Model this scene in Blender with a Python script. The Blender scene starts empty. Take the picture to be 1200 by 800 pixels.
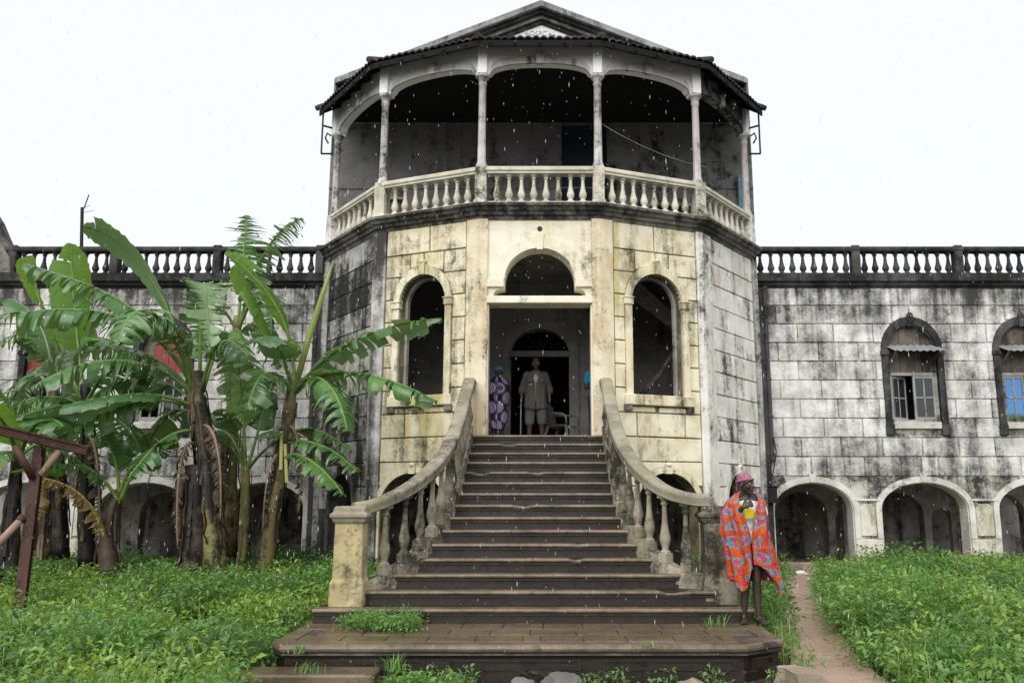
import bpy, bmesh, math, random
import numpy as np
from mathutils import Vector, Matrix, noise as mnoise
from mathutils.geometry import tessellate_polygon
R = math.radians
random.seed(7)
scene = bpy.context.scene
col = scene.collection

# ------------------------------------------------------------------ camera
CAMP = (0.11, 0.0, 1.68); PITCH = R(10.5); FPX = 1000.0; VPX = 640.0
cd = bpy.data.cameras.new('camera'); cam = bpy.data.objects.new('camera', cd); col.objects.link(cam)
cam.location = CAMP; cam.rotation_euler = (R(90) + PITCH, 0, 0)
cd.sensor_width = 36.0; cd.lens = 36.0 * FPX / 1200.0; cd.shift_x = -(VPX - 600.0) / 1200.0
cd.clip_start = 0.05; cd.clip_end = 3000
scene.camera = cam

# ------------------------------------------------------------------ overcast sky
SUN_EL, SUN_AZ = R(40), R(196)          # azimuth measured from +Y clockwise: behind the camera, a little to the left
world = bpy.data.worlds.new('World'); scene.world = world; world.use_nodes = True
wn, wl = world.node_tree.nodes, world.node_tree.links
bg = wn['Background']
sky = wn.new('ShaderNodeTexSky'); sky.sky_type = 'NISHITA'; sky.sun_disc = False
sky.sun_elevation = SUN_EL; sky.sun_rotation = SUN_AZ; sky.dust_density = 4.0; sky.air_density = 1.0
cloud = wn.new('ShaderNodeMix'); cloud.data_type = 'RGBA'; cloud.inputs[0].default_value = 0.9
cloud.inputs[7].default_value = (4.75, 4.86, 4.96, 1)      # even cloud layer hiding most of the blue
wl.new(sky.outputs[0], cloud.inputs[6]); wl.new(cloud.outputs[2], bg.inputs[0])
bg.inputs[1].default_value = 0.12
sd = bpy.data.lights.new('sun', 'SUN'); sd.energy = 1.5; sd.angle = R(60); sd.color = (1.0, 0.97, 0.92)
sun = bpy.data.objects.new('sun', sd); col.objects.link(sun)
sdir = Vector((math.sin(SUN_AZ) * math.cos(SUN_EL), math.cos(SUN_AZ) * math.cos(SUN_EL), math.sin(SUN_EL)))
sun.rotation_euler = sdir.to_track_quat('Z', 'Y').to_euler(); sun.location = sdir * 60
scene.view_settings.view_transform = 'Standard'; scene.view_settings.look = 'None'
scene.view_settings.gamma = 1.0; scene.view_settings.exposure = 0.85
scene.view_settings.use_curve_mapping = False

# ------------------------------------------------------------------ helpers
def at(x, y, Y):
    a = (x - VPX) / FPX; b = (400 - y) / FPX
    up = b * math.cos(PITCH) + math.sin(PITCH); fw = math.cos(PITCH) - b * math.sin(PITCH)
    return Vector((CAMP[0] + a / fw * Y, Y, CAMP[2] + up / fw * Y))

def ground_z(x, y):
    return max(0.0, min(0.30, (y - 8.0) * 0.034)) + 0.025 * mnoise.noise((x * .7, y * .7, 0))

def tag(o, label=None, cat=None, group=None, kind=None):
    if label: o['label'] = label
    if cat: o['category'] = cat
    if group: o['group'] = group
    if kind: o['kind'] = kind
    return o

def empty(name, loc, label=None, cat=None, group=None):
    o = bpy.data.objects.new(name, None); col.objects.link(o); o.location = loc; o.empty_display_size = .2
    return tag(o, label, cat, group)

def wloc(o):
    v = Vector(o.location)
    while o.parent: o = o.parent; v = v + Vector(o.location)
    return v

def link(name, me, parent=None, loc=None):
    o = bpy.data.objects.new(name, me); col.objects.link(o)
    L = Vector(loc) if loc is not None else Vector((0, 0, 0))
    if parent:
        o.parent = parent; L = L - wloc(parent)
    o.location = L
    return o

class MB:
    def __init__(s): s.v = []; s.f = []; s.uv = []
    def add(s, vs, fs, uv=None):
        k = len(s.v); s.v += [tuple(p) for p in vs]; s.f += [tuple(i + k for i in q) for q in fs]
        s.uv += list(uv) if uv else [(0, 0)] * len(vs)
        return s
    def box(s, x0, x1, y0, y1, z0, z1, T=None):
        vs = [(x, y, z) for x in (x0, x1) for y in (y0, y1) for z in (z0, z1)]
        if T: vs = [T(*p) for p in vs]
        return s.add(vs, [(0, 1, 3, 2), (4, 6, 7, 5), (0, 4, 5, 1), (2, 3, 7, 6), (0, 2, 6, 4), (1, 5, 7, 3)])
    def obox(s, c, ax, ay, az, hx, hy, hz):
        c = Vector(c); ax, ay, az = Vector(ax), Vector(ay), Vector(az)
        vs = [c + ax * (i * hx) + ay * (j * hy) + az * (k * hz) for i in (-1, 1) for j in (-1, 1) for k in (-1, 1)]
        return s.add(vs, [(0, 1, 3, 2), (4, 6, 7, 5), (0, 4, 5, 1), (2, 3, 7, 6), (0, 2, 6, 4), (1, 5, 7, 3)])
    def bar(s, p, q, w, h=None, up=(0, 0, 1)):
        p, q = Vector(p), Vector(q); h = h or w; d = (q - p); L = d.length; d.normalize()
        u = Vector(up)
        if abs(d.dot(u)) > .98: u = Vector((0, 1, 0))
        sx = d.cross(u).normalized(); uz = sx.cross(d)
        return s.obox((p + q) / 2, d, sx, uz, L / 2, w / 2, h / 2)
    def extrude(s, loops, T, d0, d1):
        """flat region with holes (loops of (u,z)), thickened between d0 and d1"""
        pts = [p for lp in loops for p in lp]
        tris = tessellate_polygon([[Vector((p[0], p[1], 0)) for p in lp] for lp in loops])
        n = len(pts)
        vs = [T(p[0], d1, p[1]) for p in pts] + [T(p[0], d0, p[1]) for p in pts]
        fs = [tuple(t) for t in tris] + [(t[2] + n, t[1] + n, t[0] + n) for t in tris]
        k = 0
        for lp in loops:
            m = len(lp)
            for i in range(m):
                a, b = k + i, k + (i + 1) % m
                fs.append((a, b, b + n, a + n))
            k += m
        return s.add(vs, fs)
    def sweep(s, path, prof, closed=True, ends=True):
        """profile (d,z) carried along a plan path of 3-D points; d is outward (right of travel)"""
        P = [Vector(p) for p in path]; n = len(P); m = len(prof); vs = []
        for i in range(n):
            d0 = (P[i] - P[i - 1]) if i > 0 else (P[1] - P[0]); d1 = (P[i + 1] - P[i]) if i < n - 1 else (P[i] - P[i - 1])
            d0.z = 0; d1.z = 0; d0.normalize(); d1.normalize()
            n0 = Vector((d0.y, -d0.x, 0)); n1 = Vector((d1.y, -d1.x, 0))
            mit = n0 + n1; mit = mit / max(.3, (1 + n0.dot(n1)))
            for (d, z) in prof: vs.append((P[i].x + mit.x * d, P[i].y + mit.y * d, P[i].z + z))
        fs = []
        for i in range(n - 1):
            for j in range(m if closed else m - 1):
                a = i * m + j; b = i * m + (j + 1) % m
                fs.append((a, a + m, b + m, b))
        if ends and closed:
            fs.append(tuple(range(m))); fs.append(tuple((n - 1) * m + j for j in reversed(range(m))))
        return s.add(vs, fs)
    def lathe(s, prof, c=(0, 0, 0), seg=12, T=None):
        vs = []; m = len(prof)
        for (r, z) in prof:
            for k in range(seg):
                a = 2 * math.pi * k / seg; vs.append((c[0] + r * math.cos(a), c[1] + r * math.sin(a), c[2] + z))
        fs = []
        for i in range(m - 1):
            for k in range(seg):
                a = i * seg + k; b = i * seg + (k + 1) % seg
                fs.append((a, b, b + seg, a + seg))
        fs.append(tuple(reversed(range(seg)))); fs.append(tuple((m - 1) * seg + k for k in range(seg)))
        return s.add(vs, fs)
    def tube(s, path, rad, seg=10, flat=1.0):
        P = [Vector(p) for p in path]; n = len(P)
        if not hasattr(rad, '__len__'): rad = [rad] * n
        vs = []; prev = None
        for i in range(n):
            d = (P[min(i + 1, n - 1)] - P[max(i - 1, 0)]).normalized()
            if prev is None:
                u = Vector((0, 0, 1)) if abs(d.z) < .9 else Vector((1, 0, 0))
                prev = d.cross(u).normalized()
            a = (prev - d * prev.dot(d)).normalized(); b = d.cross(a); prev = a
            for k in range(seg):
                t = 2 * math.pi * k / seg
                vs.append(P[i] + a * (math.cos(t) * rad[i]) + b * (math.sin(t) * rad[i] * flat))
        fs = []
        for i in range(n - 1):
            for k in range(seg):
                a = i * seg + k; b = i * seg + (k + 1) % seg
                fs.append((a, b, b + seg, a + seg))
        fs.append(tuple(reversed(range(seg)))); fs.append(tuple((n - 1) * seg + k for k in range(seg)))
        return s.add(vs, fs)
    def ell(s, c, r, rot=None, seg=14, rings=9):
        c = Vector(c); vs = [];
        for i in range(rings + 1):
            t = math.pi * i / rings
            for k in range(seg):
                a = 2 * math.pi * k / seg
                p = Vector((r[0] * math.sin(t) * math.cos(a), r[1] * math.sin(t) * math.sin(a), r[2] * math.cos(t)))
                if i in (0, rings): p = Vector((r[0] * .02 * math.cos(a), r[1] * .02 * math.sin(a), p.z))
                if rot is not None: p = rot @ p
                vs.append(c + p)
        fs = []
        for i in range(rings):
            for k in range(seg):
                a = i * seg + k; b = i * seg + (k + 1) % seg
                fs.append((a, b, b + seg, a + seg))
        fs.append(tuple(range(seg))); fs.append(tuple(rings * seg + k for k in reversed(range(seg))))
        return s.add(vs, fs)
    def cap(s, p, q, r0, r1, seg=12, flat=1.0):
        p, q = Vector(p), Vector(q); d = (q - p).normalized(); P = []; rr = []
        for t in (-.98, -.8, -.45): P.append(p + d * (r0 * t)); rr.append(r0 * math.sqrt(1 - t * t))
        for t in (0, .33, .66, 1): P.append(p.lerp(q, t)); rr.append(r0 + (r1 - r0) * t)
        for t in (.45, .8, .98): P.append(q + d * (r1 * t)); rr.append(r1 * math.sqrt(1 - t * t))
        return s.tube(P, rr, seg, flat)
    def mesh(s, name, mat, smooth=False, fix=True, bevel=0, angle=None, origin=None):
        me = bpy.data.meshes.new(name)
        vs = s.v
        if origin is not None:
            o = Vector(origin); vs = [(p[0] - o.x, p[1] - o.y, p[2] - o.z) for p in vs]
        me.from_pydata([tuple(p) for p in vs], [], s.f)
        if any(u != (0, 0) for u in s.uv):
            l = me.uv_layers.new(name='UVMap')
            idx = np.empty(len(me.loops), dtype=np.int32); me.loops.foreach_get('vertex_index', idx)
            l.data.foreach_set('uv', np.array(s.uv, dtype=np.float32)[idx].ravel())
        if fix or bevel:
            bm = bmesh.new(); bm.from_mesh(me)
            if fix: bmesh.ops.recalc_face_normals(bm, faces=bm.faces)
            if bevel:
                ed = [e for e in bm.edges if len(e.link_faces) == 2 and e.calc_face_angle(0) > .5]
                bmesh.ops.bevel(bm, geom=ed, offset=bevel, segments=1, affect='EDGES', clamp_overlap=True)
            bm.to_mesh(me); bm.free()
        if smooth: me.polygons.foreach_set('use_smooth', [True] * len(me.polygons))
        if angle:
            me.polygons.foreach_set('use_smooth', [True] * len(me.polygons)); me.set_sharp_from_angle(angle=R(angle))
        if mat: me.materials.append(mat)
        me.update()
        return me
    def build(s, name, mat, parent=None, loc=None, **k):
        """loc None: vertices are world coordinates and the object's origin is put at their centre"""
        if loc is None:
            a = np.array([tuple(p) for p in s.v]); c = (a.min(0) + a.max(0)) / 2; c[2] = a[:, 2].min()
            me = s.mesh(name, mat, origin=c, **k); return link(name, me, parent, Vector(c))
        return link(name, s.mesh(name, mat, **k), parent, loc)

# ------------------------------------------------------------------ materials
def newmat(name):
    m = bpy.data.materials.new(name); m.use_nodes = True
    nt = m.node_tree; b = nt.nodes['Principled BSDF']
    return m, nt, b
def node(nt, t, **k):
    n = nt.nodes.new(t)
    for a, v in k.items(): setattr(n, a, v)
    return n
def noise(nt, vec, scale, detail=6, rough=.6, dist=0):
    n = node(nt, 'ShaderNodeTexNoise'); n.inputs['Scale'].default_value = scale; n.inputs['Detail'].default_value = detail
    n.inputs['Roughness'].default_value = rough; n.inputs['Distortion'].default_value = dist
    if vec is not None: nt.links.new(vec, n.inputs['Vector'])
    return n.outputs['Fac']
def mapped(nt, vec, sc, loc=(0, 0, 0)):
    m = node(nt, 'ShaderNodeMapping'); m.inputs['Scale'].default_value = sc; m.inputs['Location'].default_value = loc
    nt.links.new(vec, m.inputs['Vector']); return m.outputs[0]
def math_(nt, op, a, b=None, c=None):
    n = node(nt, 'ShaderNodeMath', operation=op)
    for i, x in enumerate((a, b, c)):
        if x is None: continue
        if isinstance(x, (int, float)): n.inputs[i].default_value = x
        else: nt.links.new(x, n.inputs[i])
    return n.outputs[0]
def mrange(nt, v, a, b, c=0, d=1, smooth=True):
    n = node(nt, 'ShaderNodeMapRange'); n.interpolation_type = 'SMOOTHSTEP' if smooth else 'LINEAR'
    nt.links.new(v, n.inputs[0])
    for i, x in enumerate((a, b, c, d)): n.inputs[i + 1].default_value = x
    return n.outputs[0]
def mixc(nt, f, a, b):
    n = node(nt, 'ShaderNodeMix', data_type='RGBA')
    for i, x in ((0, f), (6, a), (7, b)):
        if isinstance(x, (int, float)): n.inputs[i].default_value = x
        elif isinstance(x, tuple): n.inputs[i].default_value = (*x[:3], 1)
        else: nt.links.new(x, n.inputs[i])
    return n.outputs[2]
def bump(nt, b, h, strength=.4, dist=.02):
    n = node(nt, 'ShaderNodeBump'); n.inputs['Strength'].default_value = strength; n.inputs['Distance'].default_value = dist
    nt.links.new(h, n.inputs['Height']); nt.links.new(n.outputs[0], b.inputs['Normal'])
def pos(nt): return node(nt, 'ShaderNodeNewGeometry').outputs['Position']

def plaster(name, c1, c2, stain, lo, hi, streak=.45, tint=None, tint_amt=.5, rough=.85, rnd=.2, grime=None, bstr=.5, runoff=None):
    """lime plaster with weather: mould blotches, run-down streaks, an optional second stain"""
    m, nt, b = newmat(name); p = pos(nt)
    n1 = noise(nt, p, .75, 5, .66, .3); n2 = noise(nt, p, 4.5, 5, .72); n4 = noise(nt, p, 26, 3, .7)
    n3 = noise(nt, mapped(nt, p, (3.6, 3.6, .26)), 1.0, 5, .68)
    rn = node(nt, 'ShaderNodeObjectInfo').outputs['Random']
    v = math_(nt, 'MULTIPLY_ADD', n1, .45, math_(nt, 'MULTIPLY', n2, .46))
    v = math_(nt, 'MULTIPLY_ADD', n3, streak, v)
    v = math_(nt, 'MULTIPLY_ADD', n4, .22, v)
    v = math_(nt, 'MULTIPLY_ADD', math_(nt, 'SUBTRACT', rn, .5), rnd, v)
    if runoff:      # water running off the ledge above feeds the mould just below it
        sz = node(nt, 'ShaderNodeSeparateXYZ'); nt.links.new(p, sz.inputs[0])
        for z0, z1, amt in runoff:
            v = math_(nt, 'MULTIPLY_ADD', math_(nt, 'MULTIPLY', mrange(nt, sz.outputs[2], z0, z1), n3), amt, v)
    mean = .565 + .5 * streak
    mask = mrange(nt, v, mean + lo, mean + hi)
    base = mixc(nt, mrange(nt, noise(nt, p, 2.3, 6, .6), .35, .65), c1, c2)
    if tint:
        tm = mrange(nt, noise(nt, mapped(nt, p, (2.2, 2.2, .5), (7, 3, 1)), 1.0, 7, .65), .5, .68, 0, tint_amt)
        base = mixc(nt, tm, base, tint)
    if grime:
        gm = mrange(nt, noise(nt, mapped(nt, p, (1.6, 1.6, .5), (3, 9, 4)), 1.3, 8, .7), .52, .66, 0, .75)
        base = mixc(nt, gm, base, grime)
    c = mixc(nt, mask, base, stain)
    nt.links.new(c, b.inputs['Base Color']); b.inputs['Roughness'].default_value = rough
    b.inputs['Specular IOR Level'].default_value = .3
    h = math_(nt, 'MULTIPLY_ADD', n2, .6, math_(nt, 'MULTIPLY', n4, .5)); bump(nt, b, h, bstr, .02)
    return m

def simple(name, c, rough=.6, metal=0, var=.25, scale=6, c2=None, spec=.5, bstr=.25):
    m, nt, b = newmat(name); p = pos(nt)
    n = noise(nt, p, scale, 6, .65)
    d = c2 or tuple(x * (1 - var) for x in c)
    nt.links.new(mixc(nt, mrange(nt, n, .35, .65), c, d), b.inputs['Base Color'])
    b.inputs['Roughness'].default_value = rough; b.inputs['Metallic'].default_value = metal
    b.inputs['Specular IOR Level'].default_value = spec
    if bstr: bump(nt, b, noise(nt, p, scale * 5, 5, .7), bstr, .01)
    return m

M = {}
M['cream'] = plaster('cream_plaster', (.79, .74, .58), (.66, .59, .41), (.075, .066, .045), -0.03, 0.20, .60, (.42, .36, .10), .8, rnd=.10, grime=(.30, .27, .19))
M['ochre'] = plaster('ochre_pilaster_plaster', (.74, .67, .51), (.60, .50, .33), (.09, .08, .055), 0.0, .22, .6, (.45, .28, .12), .45, rnd=.05)
M['cream_front'] = plaster('cream_panel_plaster', (.80, .77, .65), (.73, .67, .52), (.12, .10, .07), 0.03, 0.25, .60, (.55, .42, .18), .4, rnd=.02)
M['white'] = plaster('weathered_white_plaster', (.78, .775, .75), (.50, .495, .475), (.045, .044, .043), -0.13, 0.25, .62, rnd=.13, runoff=[(5.0, 6.0, .26), (2.75, 2.2, .18)])
M['white_side'] = plaster('stained_white_plaster', (.80, .79, .75), (.66, .64, .59), (.05, .046, .042), -0.02, 0.18, .75, (.36, .22, .12), .6, rnd=.12)
M['mould'] = plaster('mouldy_plaster', (.50, .49, .46), (.30, .30, .28), (.018, .018, .018), -0.12, 0.09, .55, rnd=.2)
M['joint'] = plaster('wall_joint_plaster', (.55, .53, .47), (.30, .29, .26), (.03, .03, .028), -0.1, 0.1, .4, rnd=0)
M['joint_cream'] = plaster('cream_joint_plaster', (.30, .26, .16), (.16, .13, .08), (.03, .028, .02), -0.1, 0.15, .4, rnd=0)
M['black'] = plaster('black_mould_cement', (.085, .085, .085), (.05, .05, .05), (.012, .012, .013), -0.1, 0.12, .4, rnd=.15)
M['trim_dark'] = plaster('dark_trim_cement', (.22, .21, .19), (.12, .115, .10), (.02, .02, .019), -0.09, 0.1, .4, rnd=.1)
M['rake'] = plaster('gable_cornice_cement', (.34, .34, .34), (.22, .22, .22), (.04, .04, .04), -.04, .16, .4, rnd=.05)
M['arch_white'] = plaster('arch_whitewash', (.66, .65, .61), (.46, .45, .42), (.06, .06, .055), -0.01, 0.18, .4, rnd=.05)
M['gal_white'] = plaster('gallery_whitewash', (.90, .90, .90), (.84, .84, .84), (.08, .08, .08), 0.10, 0.24, .5, rnd=.05)
M['gal_col'] = plaster('gallery_column_paint', (.58, .57, .55), (.42, .41, .40), (.05, .05, .05), 0, 0.17, .5, rnd=.05)
M['rail'] = plaster('rail_cement', (.66, .63, .53), (.48, .45, .36), (.04, .038, .032), 0.0, 0.18, .35, rnd=.15)
M['pier'] = plaster('pier_plaster', (.66, .64, .57), (.50, .46, .38), (.05, .05, .04), 0, 0.18, .4, (.20, .20, .06), .7, rnd=.05)
M['newel'] = plaster('newel_cement', (.48, .40, .22), (.34, .28, .15), (.07, .06, .04), -0.02, 0.16, .3, (.62, .54, .34), .5, rnd=.1)
M['stairrail'] = plaster('stair_rail_cement', (.34, .31, .24), (.20, .18, .13), (.03, .027, .021), -0.06, 0.15, .35, (.30, .30, .12), .4, rnd=.15)
M['inside'] = plaster('interior_plaster', (.44, .43, .41), (.32, .31, .295), (.05, .05, .05), 0, 0.2, .5, rnd=0)
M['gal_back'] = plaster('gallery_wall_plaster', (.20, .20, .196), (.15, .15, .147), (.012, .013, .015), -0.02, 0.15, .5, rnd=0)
M['cellar'] = plaster('cellar_plaster', (.46, .44, .40), (.28, .25, .22), (.03, .03, .03), -0.02, 0.16, .5, (.15, .08, .045), .6, rnd=0)
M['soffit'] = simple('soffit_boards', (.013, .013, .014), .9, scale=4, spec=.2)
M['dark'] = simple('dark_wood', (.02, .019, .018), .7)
M['tile'] = plaster('roof_tile_clay', (.075, .070, .070), (.035, .034, .035), (.012, .012, .013), -0.12, 0.08, .3, (.12, .06, .045), .3, rnd=0)
M['teal'] = simple('teal_paint', (.01, .035, .05), .6)
M['bluepaint'] = simple('blue_door_paint', (.12, .24, .33), .6)
M['wood'] = plaster('grey_weathered_board', (.16, .14, .12), (.09, .075, .065), (.02, .017, .015), -0.05, 0.15, .6, rnd=.2)
M['frame'] = plaster('grey_window_paint', (.36, .36, .34), (.24, .24, .22), (.05, .045, .04), 0.02, 0.2, .5, rnd=.1)
M['redpaint'] = simple('red_board_paint', (.26, .03, .028), .6)
M['zinc'] = simple('corrugated_zinc', (.42, .43, .44), .45, .4, .3, 3)
M['iron'] = simple('dark_iron', (.012, .012, .013), .5, .5)
M['rust'] = plaster('rusty_steel', (.10, .042, .032), (.065, .028, .023), (.025, .014, .012), 0, 0.15, .3, (.26, .15, .11), .3, .55, rnd=.05)
M['rustpale'] = plaster('faded_steel_paint', (.34, .24, .20), (.25, .16, .13), (.10, .05, .04), 0.02, 0.16, .3, rnd=.05)
def mk_glass(name, c, rough=.04):
    m, nt, b = newmat(name); b.inputs['Base Color'].default_value = (*c, 1); b.inputs['Roughness'].default_value = rough
    b.inputs['Specular IOR Level'].default_value = .8
    bump(nt, b, noise(nt, pos(nt), 3, 2), .05, .01); return m
M['glass'] = mk_glass('dusty_pane', (.02, .025, .03))
M['glass_blue'] = mk_glass('blue_pane', (.06, .20, .50))  # same pane with a blue base colour

def wet_stone(name, c1, c2, c3, r0, r1):
    m, nt, b = newmat(name); p = pos(nt)
    n1 = noise(nt, p, 1.6, 8, .7); n2 = noise(nt, p, 14, 6, .7); n3 = noise(nt, mapped(nt, p, (1.6, 2.2, 1.2)), 1.5, 7, .75)
    c = mixc(nt, mrange(nt, n1, .35, .65), c1, c2)
    c = mixc(nt, mrange(nt, math_(nt, 'MULTIPLY_ADD', n2, .5, math_(nt, 'MULTIPLY', n3, .6)), .54, .70, 0, .7), c, c3)
    nt.links.new(c, b.inputs['Base Color'])
    nt.links.new(mrange(nt, n3, .35, .62, r0, r1), b.inputs['Roughness'])
    bump(nt, b, math_(nt, 'MULTIPLY_ADD', n2, .5, n3), .4, .02); return m
M['step'] = wet_stone('wet_step_stone', (.020, .013, .0075), (.012, .008, .005), (.006, .005, .004), .25, .6)
M['nosing'] = wet_stone('pale_nosing_stone', (.19, .145, .095), (.095, .070, .045), (.026, .021, .015), .10, .42)  # much paler base colour than the step body
M['paver'] = wet_stone('wet_paver', (.16, .115, .072), (.10, .072, .047), (.035, .028, .020), .12, .42)
M['rough'] = wet_stone('crumbled_concrete', (.065, .055, .042), (.04, .034, .027), (.02, .018, .015), .6, .9)
M['rock'] = plaster('grey_rock', (.17, .165, .155), (.10, .095, .09), (.04, .04, .036), 0, 0.2, .2, rnd=.1, bstr=.9)
M['slab'] = plaster('broken_slab_concrete', (.36, .30, .22), (.25, .21, .15), (.08, .07, .05), 0, 0.2, .2, rnd=.1, bstr=.8)
M['soil'] = wet_stone('dark_soil', (.035, .027, .018), (.025, .022, .013), (.018, .025, .010), .7, .95)
M['path'] = wet_stone('wet_red_earth', (.42, .30, .23), (.33, .23, .175), (.18, .125, .095), .3, .85)

def leafmat(name, c1, c2, trans=.35, rough=.35, scale=1.5, island=True, vein=0, under=None):
    m, nt, b = newmat(name); p = pos(nt); out = nt.nodes['Material Output']
    g = node(nt, 'ShaderNodeNewGeometry')
    f = mrange(nt, noise(nt, p, scale, 4, .6), .3, .7)
    if island: f = math_(nt, 'MULTIPLY_ADD', g.outputs['Random Per Island'], .6, math_(nt, 'MULTIPLY', f, .5))
    c = mixc(nt, f, c1, c2)
    if vein:
        uv = node(nt, 'ShaderNodeUVMap').outputs[0]
        w = noise(nt, mapped(nt, uv, (vein, .6, 1)), 1.0, 3, .6)
        c = mixc(nt, mrange(nt, w, .4, .6, 0, .3), c, tuple(x * .6 for x in c1))
        sx = node(nt, 'ShaderNodeSeparateXYZ'); nt.links.new(uv, sx.inputs[0])
        mid = mrange(nt, math_(nt, 'ABSOLUTE', sx.outputs[1]), .0, .07, 1, 0)
        c = mixc(nt, mid, c, tuple(min(.5, x * 2.2 + .04) for x in c2))
        bump(nt, b, w, .35, .01)
        ed = math_(nt, 'MULTIPLY_ADD', noise(nt, mapped(nt, uv, (14, 2, 1)), 1.0, 4, .7), .55, math_(nt, 'ABSOLUTE', sx.outputs[1]))
        c = mixc(nt, mrange(nt, ed, 1.19, 1.32, 0, .85), c, (.19, .115, .045))
    if vein: b.inputs['Specular IOR Level'].default_value = .6; b.inputs['Coat Weight'].default_value = .25; b.inputs['Coat Roughness'].default_value = .22
    if under: c = mixc(nt, g.outputs['Backfacing'], c, mixc(nt, f, under, tuple(x * .7 for x in under)))
    nt.links.new(c, b.inputs['Base Color']); b.inputs['Roughness'].default_value = rough
    t = node(nt, 'ShaderNodeBsdfTranslucent')
    tc = mixc(nt, .5, c, tuple(min(1, x * 1.5) for x in (c2[0] * 1.3, c2[1], c2[2] * .4)))
    nt.links.new(tc, t.inputs[0])
    mx = node(nt, 'ShaderNodeMixShader'); mx.inputs[0].default_value = trans
    nt.links.new(b.outputs[0], mx.inputs[1]); nt.links.new(t.outputs[0], mx.inputs[2]); nt.links.new(mx.outputs[0], out.inputs[0])
    return m
M['weed'] = leafmat('weed_leaf', (.026, .095, .032), (.22, .42, .11), .36, .36, 2.2)
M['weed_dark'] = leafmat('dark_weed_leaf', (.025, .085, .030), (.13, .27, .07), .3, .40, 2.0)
M['ban'] = leafmat('banana_leaf', (.045, .135, .034), (.11, .255, .058), .26, .24, 1.0, False, 60, (.20, .32, .14))
M['ban_young'] = leafmat('young_banana_leaf', (.11, .27, .04), (.18, .36, .06), .5, .35, 1.0, False, 60)
M['ban_mid'] = leafmat('mid_banana_leaf', (.05, .15, .045), (.09, .22, .06), .32, .30, 1.0, False, 60, (.20, .34, .17))
M['ban_dry'] = leafmat('dry_banana_leaf', (.20, .12, .035), (.30, .21, .06), .25, .7, 4.0, False, 60)
M['ban_dead'] = leafmat('dead_banana_leaf', (.035, .022, .013), (.105, .068, .034), .15, .7, 5.0, False, 60)
M['stem'] = plaster('banana_pseudostem', (.24, .24, .08), (.15, .12, .05), (.020, .013, .009), -0.08, 0.1, .7, (.18, .08, .04), .6, .45, rnd=.05)
M['petiole'] = simple('banana_petiole', (.17, .27, .06), .4, 0, .3, 5)
M['husk'] = plaster('dead_banana_sheath', (.085, .055, .035), (.040, .026, .018), (.007, .005, .004), -0.1, 0.1, .6, (.34, .25, .16), .6, .5, rnd=.2)
M['raindrop'], _nt, _b = newmat('rain_water'); _b.inputs['Base Color'].default_value = (.85, .87, .9, 1); _b.inputs['Roughness'].default_value = .15
_tr = node(_nt, 'ShaderNodeBsdfTransparent'); _mx = node(_nt, 'ShaderNodeMixShader'); _mx.inputs[0].default_value = .36
_nt.links.new(_tr.outputs[0], _mx.inputs[1]); _nt.links.new(_b.outputs[0], _mx.inputs[2]); _nt.links.new(_mx.outputs[0], _nt.nodes['Material Output'].inputs[0])
# ------------------------------------------------------------------ geometry utilities for masonry
def frame(A, B):
    A = Vector((A[0], A[1], 0)); B = Vector((B[0], B[1], 0)); d = (B - A).normalized(); n = Vector((d.y, -d.x, 0))
    def T(u, dd, z): return Vector((A.x + d.x * u + n.x * dd, A.y + d.y * u + n.y * dd, z))
    T.len = (B - A).length
    return T
class Arch:
    """opening with straight jambs and an elliptic head"""
    def __init__(s, c, hw, z0, zs, rise): s.c, s.hw, s.z0, s.zs, s.rise = c, hw, z0, zs, rise
    @property
    def top(s): return s.zs + s.rise
    def half(s, z):
        if z < s.z0 or z > s.top: return 0.0
        if z <= s.zs: return s.hw
        return s.hw * math.sqrt(max(0, 1 - ((z - s.zs) / s.rise) ** 2))
    def grow(s, a, b=None, zb=0): return Arch(s.c, s.hw + a, s.z0 - zb, s.zs, s.rise + (a if b is None else b))
    def loop(s, n=20):
        L = [(s.c - s.hw, s.z0), (s.c + s.hw, s.z0)]
        for i in range(n + 1):
            t = math.pi * i / n; L.append((s.c + s.hw * math.cos(t), s.zs + s.rise * math.sin(t)))
        return L
def arch_ring(mb, T, a, w, d0, d1, legs=True, n=24, wt=None):
    """raised surround: outer contour a.grow(w) minus a"""
    o = a.grow(w, wt); L = []
    if legs: L.append((o.c + o.hw, a.z0))
    for i in range(n + 1):
        t = math.pi * i / n; L.append((o.c + o.hw * math.cos(t), o.zs + o.rise * math.sin(t)))
    if legs: L += [(o.c - o.hw, a.z0), (a.c - a.hw, a.z0)]
    for i in range(n + 1):
        t = math.pi * (1 - i / n); L.append((a.c + a.hw * math.cos(t), a.zs + a.rise * math.sin(t)))
    if legs: L.append((a.c + a.hw, a.z0))
    mb.extrude([L], T, d0, d1)
    return mb

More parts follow.
